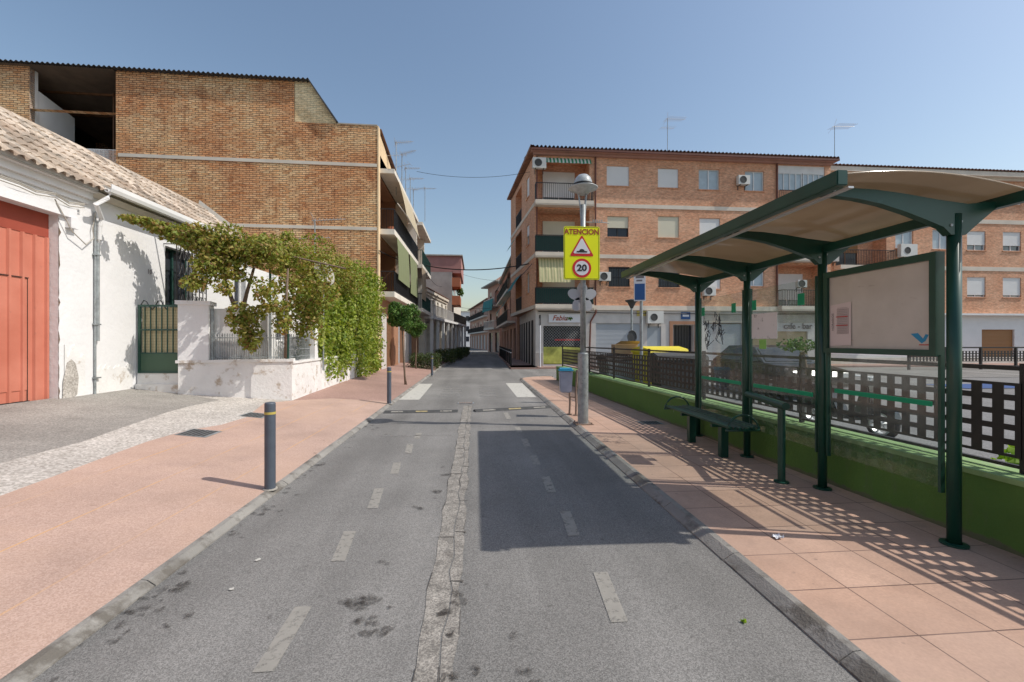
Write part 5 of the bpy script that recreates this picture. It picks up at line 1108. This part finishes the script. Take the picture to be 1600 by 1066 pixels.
m = MB(); m.prism(rrect(sx0, sx1, sz0, sz1, .04), yS, yS+.02, 'y'); pl_ = m.build('panel', M['fluo'], ws_)
m = MB(); o_ = rrect(sx0+.012, sx1-.012, sz0+.012, sz1-.012, .032); i_ = rrect(sx0+.02, sx1-.02, sz0+.02, sz1-.02, .028); n = len(o_)
m.add([(x, yS-.002, z) for x, z in o_]+[(x, yS-.002, z) for x, z in i_], [(i, (i+1) % n, n+(i+1) % n, n+i) for i in range(n)]); m.build('border_line', M['signblack'], pl_)
H = sz1-sz0; W_ = sx1-sx0
text('ATENCION', .138, face_ny(sc_, yS-.003, sz1-H*.105), 'darkred', 'lettering', pl_, bold=.004, xs=.93)
def tri(cx_, cz_, s, y): return [(cx_-s, y, cz_-s*.9), (cx_+s, y, cz_-s*.9), (cx_, y, cz_+s*.85)]
tz_ = sz0+H*.625
def rtri(s, y, r):
    P3 = [(-s, -s*.84), (s, -s*.84), (0, s*.9)]; pts = []
    for (x, z), a0 in zip(P3, (150, 270, 30)): 
        f_ = 1-r/s; pts += [(sc_+x*f_+r*math.cos(R(a0+120*i/6)), y, tz_+z*f_+r*math.sin(R(a0+120*i/6))) for i in range(7)]
    return pts
for s, y, mt, nme in ((.215, yS-.004, 'red', 'red_triangle'), (.155, yS-.006, 'signwhite', 'white_triangle')):
    p_ = rtri(s, y, .02); MB().add(p_, [tuple(range(len(p_)))]).build(nme, M[mt], pl_)
hb = [(sc_-.1, tz_-.115), (sc_+.1, tz_-.115), (sc_+.1, tz_-.09), (sc_+.06, tz_-.085)]+[(sc_+.05*math.cos(R(a)), tz_-.085+.035*math.sin(R(a))) for a in range(0, 181, 20)]+[(sc_-.06, tz_-.085), (sc_-.1, tz_-.09)]
MB().add([(x, yS-.008, z) for x, z in hb], [tuple(range(len(hb)))]).build('bump_symbol', M['signblack'], pl_)
cz_ = sz0+H*.215
for r_, y, mt, nme in ((.178, yS-.004, 'red', 'red_ring'), (.133, yS-.006, 'signwhite', 'white_disc')):
    MB().add([(sc_+r_*math.cos(R(a)), y, cz_+r_*math.sin(R(a))) for a in range(0, 360, 10)], [tuple(range(36))]).build(nme, M[mt], pl_)
text('20', .165, face_ny(sc_, yS-.008, cz_), 'signblack', 'numerals', pl_, bold=.006, xs=1.12)
m = MB()
for z in (sz0+.15, sz1-.2): m.box(lx_-.07, lx_+.07, yS+.021, ly_+.06, z, z+.03)
m.build('clamp', M['galv'], ws_)
fl = thing('flower_ornament', 'pale grey five-petal flower plate fixed to the lamp pole below the yellow sign', 'ornament', (lx_, ly_+.06, 2.3))
fz = ZY(909, 464, 8.0); m = MB(); yF = ly_+.062
for a in (90, 18+4, 162-4, 302, 238):
    ca, sa = math.cos(R(a)), math.sin(R(a)); pts = [(lx_+ca*(.15+.14*math.cos(t))-sa*.1*math.sin(t), fz-.01+sa*(.15+.14*math.cos(t))+ca*.1*math.sin(t)) for t in [2*math.pi*i/18 for i in range(18)]]
    m.prism(pts, yF+.002*(a % 5), yF+.01+.002*(a % 5), 'y')
m.build('petals', M['petal'], fl); m = MB(); m.tube([(lx_, yF-.004, fz), (lx_, yF+.014, fz)], .06, 16); m.build('centre', M['petal'], fl)
m = MB(); m.tube([(lx_+.06, ly_, ZY(940, 349, 8)), (lx_+.38, ly_, ZY(940, 349, 8)), (lx_+.5, ly_, ZY(940, 350, 8))], .008, 5)
for i in range(5): m.tube([(lx_+.2+i*.04, ly_, ZY(940, 349, 8)), (lx_+.2+i*.04, ly_, ZY(940, 349, 8)+.05)], .01, 5)
tag(m.build('cable_bracket', M['galv']), 'thin horizontal bracket with terminals on the lamp pole just above the yellow sign', 'bracket')
# bus stop flag sign
Yb = 10.6; bx_ = WX(1002, Yb)
bs_ = thing('bus_stop_sign', 'blue and white bus stop sign on a grey pole by the black fence', 'bus stop sign', (bx_, Yb, .0))
m = MB(); m.tube([(bx_, Yb, 0), (bx_, Yb, ZY(1002, 426, Yb))], .04, 12); m.build('pole', M['galv'], bs_)
FBs = Matrix.Translation((bx_-.06, Yb-.05, 0)) @ Matrix.Rotation(R(-18), 4, 'Z')
zb0, zb1 = ZY(1000, 471, Yb), ZY(1000, 428, Yb); m = MB(FBs); m.box(-.14, .14, -.02, .02, zb0, zb1); pn = m.build('panel', M['signwhite'], bs_, bevel=.004)
m = MB(FBs); m.box(-.12, .12, -.026, -.021, zb0+.03, zb1-.26); m.build('blue_field', M['blue'], pn); m = MB(FBs); m.box(-.1, .1, -.026, -.021, zb1-.12, zb1-.05).box(-.08, .06, -.026, -.021, zb1-.2, zb1-.16); m.build('printed_lines', M['ink'], pn)
# park lantern in the square
Yp = 17; px_ = WX(987, Yp); pl2 = thing('park_lantern', 'slender grey lantern post in the square behind the fence', 'street lamp', (px_, Yp, 0))
zl = ZY(987, 482, Yp); m = MB(); m.tube([(px_, Yp, 0), (px_, Yp, zl)], .045, 10); m.build('post', M['galv'], pl2)
m = MB(); m.lathe([(.05, 0), (.16, .22), (.26, .3), (.26, .33), (.0, .38)], (px_, Yp, zl), 16); m.build('lantern_head', M['darkgrey'], pl2)
m = MB(); m.tube([(px_+.18*math.cos(R(a)), Yp-.05, zl-1.15+.25*math.sin(R(a))) for a in range(0, 361, 20)], .02, 6).add([(px_+.16*math.cos(R(a)), Yp-.05, zl-1.15+.23*math.sin(R(a))) for a in range(0, 360, 20)], [tuple(range(18))]); m.build('round_mirror', M['darkgrey'], pl2)
# white post near corner shop
x = WX(844, 24.6); m = MB(); m.tube([(x, 24.6, .1), (x, 24.6, 2.9)], .04, 10); t = thing('sign_post', 'thin white post with a small edge-on sign at the corner shop kerb', 'post', (x, 24.6, .1)); m.build('post', M['signwhite'], t); m = MB(); m.box(x-.02, x+.02, 24.45, 24.95, 2.5, 3.1); m.build('sign_plate', M['darkgrey'], t)
# litter bin
xb, yb = WX(886, 9.0), 9.0
lb = thing('litter_bin', 'pale plastic litter bin with bright blue lid on two bent posts at the kerb', 'litter bin', (xb, yb, .054))
FL = Matrix.Translation((xb-.03, yb, 0)) @ Matrix.Rotation(R(-6), 4, 'Z')
m = MB(FL); a0, a1, z0_, z1_ = .115, .14, .52, .97
m.add([(sx*a, sy*a*.85, z) for a, z in ((a0, z0_), (a1, z1_)) for sx, sy in ((-1, -1), (1, -1), (1, 1), (-1, 1))], [(0, 1, 2, 3), (4, 5, 6, 7), (0, 1, 5, 4), (1, 2, 6, 5), (2, 3, 7, 6), (3, 0, 4, 7)]); m.build('body', M['binplastic'], lb, bevel=.02)
m = MB(FL); m.box(-.155, .155, -.13, .13, .972, 1.0); m.box(-.13, .13, -.11, .11, 1.0, 1.03); m.build('lid', M['cyan'], lb, bevel=.008)
for i, dx in enumerate((.06, .17)):
    m = MB(); x = xb+dx; m.tube([(x-.02, yb-.05-.12*i, .06), (x, yb-.02-.1*i, .3), (x, yb+.02-.1*i, .5), (x+.03, yb+.02-.1*i, 1.0)], .022, 10); m.tube([(x-.02, yb-.05-.12*i, .056), (x-.02, yb-.05-.12*i, .07)], .06, 12); m.build('post', M['rust'], lb, smooth=False)
m = MB(); m.tube([(xb+.06, yb, .42), (xb+.17, yb-.1, .42)], .012, 6); m.build('crossbar', M['rust'], lb)
#@@FENCE
# ================================================================== green wall and fence
def wxl(y): return 3.86-.05*(y-3.5)
def Yrange(a, b): return [(wxl(a), a), (wxl(b), b)]
gwl = thing('low_green_wall', 'low green painted wall with coping coloured paler as if sunlit beside the right pavement', 'wall', (3.7, 8, 0))
p, q = Vector((wxl(-2), -2)), Vector((wxl(16.9), 16.9)); FWL = frame_line(p, q, -1); LWL = (q-p).length
m = MB(FWL); m.box(0, LWL, 0, .42, -.02, .56); m.build('body', M['greenwall'], gwl)
m = MB(FWL); m.box(-.02, LWL+.015, -.015, .435, .56, .6); m.build('coping', M['greentop'], gwl)
m = MB(FWL); x_ = 4.45; m.box(x_-.25, x_+.0, -.16, -.001, .0, .62); m.build('pier', M['greenwall'], gwl)
fn = thing('metal_fence', 'black fence of square-perforated panels and rail on top of the green wall', 'fence', (4, 8, .6))
fy = .2; ft = -.0
ye = [2.0+.9, 5.0, 7.1, 9.2, 11.3, 13.4]; ye = [-1.3, .8]+ye
us_ = [(y_+2)*LWL/18.9 for y_ in ye]+[LWL-.1]
def lz_post(u): return MB(FWL).box(u-.02, u+.02, fy+.006, fy+.05, .6, 1.43)
for u in us_: lz_post(u).build('post', M['fenceblack'], fn)
m = MB(FWL)
for a, b in zip(us_, us_[1:]): m.box(a+.021, b-.021, fy+.008, fy+.045, 1.375, 1.41)
m.build('top_rail', M['fenceblack'], fn)
m = MB(FWL)
for a, b in zip(us_, us_[1:]): m.box(a+.021, b-.021, fy+.008, fy+.045, .63, .655)
m.build('bottom_rail', M['fenceblack'], fn)
def perf(F, a, b, z0, z1, pu, pz, hole, y, th=.004):
    nu, nz = int((b-a-.02)/pu), int(round((z1-z0)/pz)); pu = (b-a)/nu; pz = (z1-z0)/nz
    m = MB(F)
    for j in range(nz+1):
        za_ = z0+j*pz-(pz-hole)/2 if j else z0; zb_ = z0+j*pz+(pz-hole)/2 if j < nz else z1
        m.box(a, b, y-th, y+th, za_, zb_)
    for j in range(nz):
        za_, zb_ = z0+j*pz+(pz-hole)/2, z0+(j+1)*pz-(pz-hole)/2
        for i in range(nu+1):
            ua = a+i*pu-(pu-hole)/2 if i else a; ub = a+i*pu+(pu-hole)/2 if i < nu else b
            m.box(ua, ub, y-th*.9, y+th*.9, za_, zb_)
    return m
for a, b in zip(us_, us_[1:]): perf(FWL, a+.005, b-.005, .71, 1.28, .13, .114, .068, fy).build('perforated_panel', M['fenceblack'], fn)
# far fence across the square
Yf = 22.0; ff = thing('metal_fence', 'distant black perforated fence across the square in front of the brown garage', 'fence', (18, Yf, 0)); Ff = frame_y(Yf)
xs_ = [WX(1420, Yf)+i*2.2 for i in range(8)]
for x in xs_: MB(Ff).box(x-.05, x+.05, -.05, .05, 0, 1.25).build('post', M['fenceblack'], ff)
m = MB(Ff); m.box(xs_[0], xs_[-1], -.03, .03, 1.2, 1.27); m.build('top_rail', M['fenceblack'], ff)
for a, b in zip(xs_, xs_[1:]): perf(Ff, a+.08, b-.08, .45, 1.05, .2, .15, .1, 0).build('perforated_panel', M['fenceblack'], ff)
# weeds behind the near fence
wd = []; rg = random.Random(6)
for _ in range(16):
    y_ = rg.uniform(2.3, 3.5); wd.append(((wxl(y_)+.62+rg.uniform(-.15, .5), y_, .3+rg.uniform(0, .4)), (.14, .14, .1), 22))
t = thing('weeds', 'bright green leafy weeds growing behind the near fence panels', 'plant', (4.6, 3, 0)); leaves(wd, .09, 17).build('foliage', M['weed'], t)
m = MB()
for c, r, n in wd[:10]: m.tube([(c[0], c[1], 0), (c[0], c[1], c[2])], .008, 4)
m.build('stems', M['weed'], t)
#@@SHELTER
# ================================================================== bus shelter
SX = 3.62; PY = [2.985, 4.235, 5.495, 6.78]
sh = thing('bus_shelter', 'dark green bus shelter with arched tan roof, glass panels and notice board', 'bus shelter', (3.3, 4.9, .054))
for i, y_ in enumerate(PY):
    m = MB(); m.tube([(SX, y_, .056), (SX, y_, 2.56)], .043 if i == 0 else .042, 24); pst = m.build('post', M['green'], sh, smooth=False)
    for p_ in pst.data.polygons: p_.use_smooth = len(p_.vertices) == 4
    m = MB(); m.lathe([(.042, 0), (.085, 0), (.085, .012), (.05, .018)], (SX, y_, .056), 20); m.build('base_flange', M['green'], pst)
ry0, ry1 = 2.78, 7.15
def rz_(x): # roof section
    t = (x-2.52)/(3.95-2.52); return 2.745+(2.685-2.745)*t+.26*t*(1-t)
m = MB(); n = 22; vs = []
for i in range(n+1):
    x = 2.52+(3.95-2.52)*i/n; vs += [(x, ry0, rz_(x)), (x, ry1, rz_(x)), (x, ry0, rz_(x)+.012), (x, ry1, rz_(x)+.012)]
m.add(vs, [(i*4, i*4+4, i*4+5, i*4+1) for i in range(n)]+[(i*4+2, i*4+6, i*4+7, i*4+3) for i in range(n)]+[(i*4, i*4+4, i*4+6, i*4+2) for i in range(n)]+[(i*4+1, i*4+5, i*4+7, i*4+3) for i in range(n)])
rf = m.build('roof', M['poly'], sh)
for p_ in rf.data.polygons: p_.use_smooth = True
m = MB(); m.box(2.47, 2.55, ry0-.02, ry1+.02, 2.67, 2.775); m.build('front_beam', M['green'], sh, bevel=.006)
m = MB(); m.box(2.56, 2.60, ry0-.01, ry1+.01, 2.655, 2.668); m.build('beam_trim', M['alu'], sh)
m = MB(); m.box(3.93, 4.0, ry0-.02, ry1+.02, 2.61, 2.69); m.build('rear_beam', M['green'], sh, bevel=.006)
m = MB(); m.box(3.60, 3.65, PY[0], ry1-.1, 2.52, 2.6); m.build('post_beam', M['green'], sh)
tp = [(2.55, 2.725), (2.7, 2.728), (2.95, 2.72), (3.2, 2.695), (3.45, 2.66), (3.7, 2.635), (3.94, 2.66)]
bt = [(3.94, 2.61), (3.8, 2.5), (3.68, 2.4), (3.56, 2.4), (3.5, 2.455), (3.35, 2.51), (3.2, 2.56), (3.0, 2.615), (2.8, 2.65), (2.55, 2.672)]
for y_ in PY:
    m = MB(); m.prism(tp+bt, y_-.03, y_+.03, 'y'); m.build('roof_arm', M['green'], sh)
for y_ in PY:
    m = MB()
    for (x, z) in ((SX-.06, 2.47), (SX+.02, 2.5), (2.62, 2.7)):
        m.tube([(x, y_-.036, z), (x, y_-.03, z)], .011, 6)
    m.build('bolts', M['galv'], sh)
# glass bays
def gx_(m, y0, y1, z0, z1, dx=0, th=.005): return m.box(SX+dx-th, SX+dx+th, y0, y1, z0, z1)
for (a, b, z0_, z1_) in ((PY[0]+.1, PY[1]-.09, .45, 1.47), (PY[1]+.08, PY[2]-.09, .45, 2.27), (PY[2]+.08, PY[3]-.09, .45, 2.27)):
    g_ = gx_(MB(), a, b, z0_, z1_).build('glass_panel', M['glass'], sh)
    for y_ in (a-.022, b): MB().box(SX-.018, SX+.018, y_, y_+.022, z0_-.03, z1_+.02).build('edge_profile', M['green'], g_)
    if z1_ > 2: 
        m = MB(); m.box(SX-.016, SX-.006, a+.04, b-.06, 1.0, 1.045); m.build('green_stripe', M['sticker'], g_)
        m = MB()
        for y_, s_ in ((a+.16, .1), (a+.16+.82, .085)): m.box(SX-.009, SX-.0055, y_, y_+s_, 2.0, 2.0+.13)
        m.build('green_sticker', M['sticker'], g_)
    else:
        m = MB(); m.box(SX-.016, SX-.006, a+.05, b-.08, 1.08, 1.12); m.build('green_stripe', M['sticker'], g_)
    if a > PY[2]:
        rg = random.Random(8); m = MB()
        for k in range(16):
            y_, z_ = a+.65+rg.uniform(-.15, .3), 1.75+rg.uniform(-.2, .2); pts = [(SX-.007, y_+rg.gauss(0, .05)+j*.01, z_+rg.gauss(0, .06)) for j in range(7)]
            m.tube(pts, .0045, 4, False)
        m.build('graffiti', M['graf'], g_)
    elif a > PY[1]:
        m = MB(); m.box(SX-.008, SX-.0055, b-.5, b-.02, 1.63, 1.95); pp = m.build('torn_poster', mk('torn_white_poster', (.72, .72, .72), .8, .05, 3, dirt=(.2, .2, .2), dthr=.55, dsc=9), g_)
        m = MB(); m.box(SX-.008, SX-.0055, b-.3, b-.17, 1.5, 1.62); m.build('lime_sticker', M['lime'], g_)
# notice board
a, b = PY[0]+.09, PY[1]-.07; z0_, z1_ = 1.5, 2.27
m = MB(); m.box(SX-.05, SX+.03, a, b, z0_-.02, z0_+.03).box(SX-.05, SX+.03, a, b, z1_-.03, z1_+.03).box(SX-.05, SX+.03, a, a+.05, z0_+.03, z1_-.03).box(SX-.05, SX+.03, b-.045, b, z0_+.03, z1_-.03); nbd = m.build('notice_board', M['green'], sh)
m = MB(); m.box(SX-.02, SX+.02, a+.05, b-.045, z0_+.03, z1_-.03); bd = m.build('backing', M['board'], nbd)
ya, yb_, pz0, pz1 = b-.045-.265, b-.06, 1.55, 1.98
m = MB(); m.add([(SX-.024, yb_, pz0), (SX-.03, ya, pz0+.01), (SX-.026, ya+.005, pz1), (SX-.024, yb_, pz1-.02)], [(0, 1, 2, 3)]); pp = m.build('timetable', M['paper'], nbd)
m = MB()
for i in range(11): y_ = yb_-.09-i*.013; m.box(SX-.032, SX-.031, y_-.0015, y_, pz0+.12, pz1-.06)
for i in range(16): z_ = pz0+.12+i*.017; m.box(SX-.0325, SX-.0315, ya+.04, yb_-.09, z_, z_+.0015)
m.build('printed_grid', M['ink'], pp)
m = MB(); m.box(SX-.034, SX-.033, ya+.035, yb_-.08, pz0+.2, pz0+.208).box(SX-.034, SX-.033, ya+.035, yb_-.08, pz0+.285, pz0+.293); m.build('red_rules', M['redink'], pp)
text('HORARIOS', .035, Matrix.Translation((SX-.033, yb_-.04, pz0+.24)) @ Matrix.Rotation(R(-90), 4, 'Z') @ Matrix.Rotation(R(90), 4, 'X') @ Matrix.Rotation(R(90), 4, 'Z'), 'ink', 'heading', pp, ext=.0005)
m = MB(); m.add([(SX-.0215, a+.22, 1.66), (SX-.0215, a+.13, 1.58), (SX-.0215, a+.1, 1.6), (SX-.0215, a+.075, 1.65), (SX-.0215, a+.1, 1.655), (SX-.0215, a+.12, 1.62), (SX-.0215, a+.16, 1.665)], [tuple(range(7))]).build('blue_logo', mk('blue_logo_print', (.03, .28, .5), .5), bd)
m = MB(); m.box(SX-.0225, SX-.0205, a+.075, a+.15, 1.565, 1.573); m.build('logo_caption', M['redink'], bd)
# bench
bn = thing('bench', 'dark green slatted metal bench with round hoop arms inside the bus shelter', 'bench', (3.28, 5.9, .054))
m = MB()
for i in range(7): x = 3.1+i*.06; m.tube([(x, 5.02, .52+.006*abs(3-i)), (x, 6.85, .52+.006*abs(3-i))], .018, 8)
m.build('seat', M['green'], bn)
for y_ in (5.5, 6.35):
    m = MB(); m.box(3.24, 3.34, y_-.045, y_+.045, .056, .46).box(3.12, 3.46, y_-.03, y_+.03, .46, .5); lg = m.build('leg', M['green'], bn, bevel=.006)
for y_ in (5.06, 6.8): 
    m = MB(); m.tube([(3.28+.2*math.cos(R(a_)), y_, .5+.19*math.sin(R(a_))) for a_ in range(0, 181, 12)], .012, 8); m.tube([(3.06, y_, .5), (3.5, y_, .5)], .016, 8); m.build('arm_hoop', M['green'], bn, smooth=True)
# leaning rail
lr = thing('leaning_rail', 'thick dark green tubular leaning rail with one leg beside the bench', 'rail', (3.35, 4.5, .054))
m = MB(); m.tube([(3.58, 5.42, .9), (3.31, 4.36, .9)], .04, 16); m.build('bar', M['green'], lr); m = MB(); m.tube([(3.335, 4.46, .056), (3.335, 4.46, .87)], .038, 16); m.lathe([(.038, 0), (.075, 0), (.075, .012), (.042, .016)], (3.335, 4.46, .056), 16); m.build('leg', M['green'], lr)
#@@SQUARE
# ================================================================== things in the square behind the fence
def container(lab, x, y, w, d, h, lid, body, rz, name='waste_container'):
    t = thing(name, lab, 'container', (x, y, 0)); F = Matrix.Translation((x, y, 0)) @ Matrix.Rotation(rz, 4, 'Z')
    m = MB(F); m.add([(sx*a, sy*b, z) for a, b, z in ((w*.42, d*.42, .14), (w*.5, d*.5, h)) for sx, sy in ((-1, -1), (1, -1), (1, 1), (-1, 1))], [(0, 1, 2, 3), (4, 5, 6, 7), (0, 1, 5, 4), (1, 2, 6, 5), (2, 3, 7, 6), (3, 0, 4, 7)]); m.build('body', M[body], t, bevel=.03)
    m = MB(F); m.prism([(-d*.52, h+.005), (d*.52, h+.005), (d*.48, h+.12), (0, h+.2), (-d*.48, h+.12)], -w*.52, w*.52, 'x'); m.build('lid', M[lid], t, bevel=.02)
    for sx in (-1, 1):
        for sy in (-1, 1): m = MB(F); m.tube([(sx*w*.36-.03, sy*d*.34, .08), (sx*w*.36+.03, sy*d*.34, .08)], .08, 12); m.build('wheel', M['tyre'], t)
    return t
container('waste container with a bright yellow lid behind the black fence', WX(1030, 12.3), 12.3, 1.3, .9, 1.25, 'yellow', 'yellow', .2)
container('dark waste container with a black lid right of the yellow one', WX(1058, 10.4), 10.4, 1.2, .8, 1.12, 'darkgrey', 'darkgrey', -.1)
t = thing('cardboard_box', 'brown cardboard box left on top of a low bin behind the fence', 'box', (WX(978, 13), 13, 1.15)); m = MB(); x = WX(978, 13); m.box(x-.4, x+.3, 12.8, 13.2, 1.2, 1.5); m.build('box_body', M['cardboard'], t); m = MB(); m.add([(x-.4, 12.8, 1.503), (x+.3, 12.8, 1.503), (x+.4, 12.6, 1.6), (x-.3, 12.6, 1.6)], [(0, 1, 2, 3)]); m.build('flap', M['cardboard'], t)
container('low grey bin with blue stickers behind the fence under the cardboard', WX(976, 13), 13.0, 1.5, .8, 1.0, 'darkgrey', 'bluegrey', .1)
# dark hatchback parked behind the fence
car = thing('parked_car', 'dark hatchback parked behind the perforated fence, seen through the shelter glass', 'car', (9.4, 13.0, 0))
FC = Matrix.Translation((8.6, 11.0, 0)) @ Matrix.Rotation(R(90), 4, 'Z') @ Matrix.Scale(-1, 4, (0, 1, 0))    # local x: nose->tail, y: across, z up
side = [(0, .35), (.02, .62), (.15, .78), (.95, .92), (1.25, .95), (1.9, 1.4), (2.4, 1.47), (3.3, 1.45), (3.85, 1.05), (4.02, .95), (4.08, .5), (4.0, .28)]
def arch(cx_): return [(cx_+.37*math.cos(R(a_)), .3+.37*math.sin(R(a_))) for a_ in range(0, 181, 18)]
prof_ = side+[(3.7, .24)]+arch(3.3)[0:]+[(2.9, .22)]+[(1.2, .22)]+arch(.8)+[(.4, .24)]
n = len(prof_); m = MB(FC); ins = lambda z: .0 if z < .95 else (z-.95)*.34
m.add([(x, ins(z), z) for x, z in prof_]+[(x, 1.7-ins(z), z) for x, z in prof_], [tuple(range(n)), tuple(range(n, 2*n))]+[(i, (i+1) % n, n+(i+1) % n, n+i) for i in range(n)]); m.build('body', M['car'], car)
m = MB(FC)
for s_ in (0, 1):
    yv = lambda z: (ins(z)-.006 if not s_ else 1.7-ins(z)+.006)
    for q4 in ([(1.5, .98), (2.35, .98), (2.35, 1.38), (1.95, 1.34)], [(2.42, .98), (3.6, .98), (3.25, 1.36), (2.42, 1.38)]): m.add([(x, yv(z), z) for x, z in q4], [(0, 1, 2, 3)])
m.build('side_window', M['darkpane'], car); m = MB(FC); m.add([(1.3, .1, .99), (1.3, 1.6, .99), (1.84, 1.5, 1.365), (1.84, .2, 1.365)], [(0, 1, 2, 3)]); mm = Matrix.Translation((0, 0, .012)); m.v = [v+Vector((0, -.008, .008)) for v in m.v]; m.build('windscreen', M['darkpane'], car)
for s_ in (0, 1):
    m = MB(FC); m.box(-.01, .12, .08+s_*1.3, .32+s_*1.3, .6, .72); m.build('headlight', M['alu'], car, bevel=.01)
for cx_ in (.8, 3.3):
    for s_ in (0, 1):
        Fw = FC @ Matrix.Translation((cx_, .02+s_*1.66, .31)) @ Matrix.Rotation(R(90), 4, 'X'); m = MB(Fw)
        m.lathe([(.19, -.1), (.3, -.09), (.31, -.05), (.31, .05), (.3, .09), (.19, .1)], (0, 0, 0), 28); wl = m.build('wheel', M['tyre'], car, smooth=True)
        m = MB(Fw); sg = -1 if s_ else 1
        m.lathe([(.195, .06*sg), (.195, .095*sg), (.175, .095*sg), (.17, .05*sg), (.0, .045*sg)], (0, 0, 0), 28)
        for a_ in range(0, 360, 72): ca, sa = math.cos(R(a_)), math.sin(R(a_)); m.tube([(ca*.03, sa*.03, .085*sg), (ca*.18, sa*.18, .08*sg)], .018, 6)
        m.build('rim', M['alu'], wl)
# motor scooter
sc0 = thing('motor_scooter', 'small dark motor scooter parked behind the fence, seen through the nearest glass panel', 'scooter', (6.5, 7.1, 0))
FSc = frame_line((6.6, 6.5), (6.42, 7.75)); R_ = .25
for x in (0, 1.22):
    Fw = FSc @ Matrix.Translation((x, 0, R_)) @ Matrix.Rotation(R(90), 4, 'X'); m = MB(Fw)
    m.lathe([(R_*.68, -.05), (R_*.95, -.05), (R_, -.02), (R_, .02), (R_*.95, .05), (R_*.68, .05)], (0, 0, 0), 28); wl = m.build('wheel', M['tyre'], sc0, smooth=True)
    m = MB(Fw); m.lathe([(R_*.7, -.04), (R_*.72, -.055), (R_*.62, -.055), (R_*.6, 0), (R_*.62, .055), (R_*.72, .055), (R_*.7, .04)], (0, 0, 0), 28)
    for a_ in range(0, 360, 60): m.tube([(0, 0, 0), (math.cos(R(a_))*R_*.66, math.sin(R(a_))*R_*.66, 0)], .014, 6)
    m.tube([(0, 0, -.06), (0, 0, .06)], .035, 10); m.build('rim', M['alu'], wl)
m = MB(FSc); m.prism([(.12, .3), (.3, .26), (.75, .24), (1.35, .4), (1.5, .62), (1.42, .72), (.8, .68), (.66, .36), (.38, .36), (.22, .92), (.14, .95), (.1, .7)], -.14, .14, 'y'); m.build('body', M['car'], sc0, bevel=.02)
m = MB(FSc); m.prism([(.76, .69), (1.42, .73), (1.36, .8), (.85, .78)], -.13, .13, 'y'); m.build('seat', M['tyre'], sc0, bevel=.02)
m = MB(FSc); m.tube([(0, .06, R_), (.14, .05, .8), (.2, 0, 1.0)], .018, 8); m.tube([(.22, -.3, 1.03), (.17, 0, .99), (.22, .3, 1.03)], .014, 8); m.build('handlebar', M['alu'], sc0)
m = MB(FSc); m.prism([(-.26, .3), (-.2, .46), (0, .54), (.2, .46), (.16, .42), (0, .5), (-.16, .42), (-.22, .3)], -.07, .07, 'y'); m.build('mudguard', M['car'], sc0)
# sapling trunk in the square
tt = thing('square_tree', 'leaning dark trunk of a small tree seen through the shelter glass', 'tree', (WX(1262, 8), 11, 0))
x = WX(1256, 11); m = MB(); m.tube([(x+.25, 11, 0), (x+.05, 11, .7), (x-.05, 11, 1.3)], [.1, .08, .06], 8); m.build('trunk', M['bark'], tt)
leaves([((x-.15, 11, 1.5), (.5, .5, .2), 260)], .1, 41).build('crown', M['citrus'], tt)
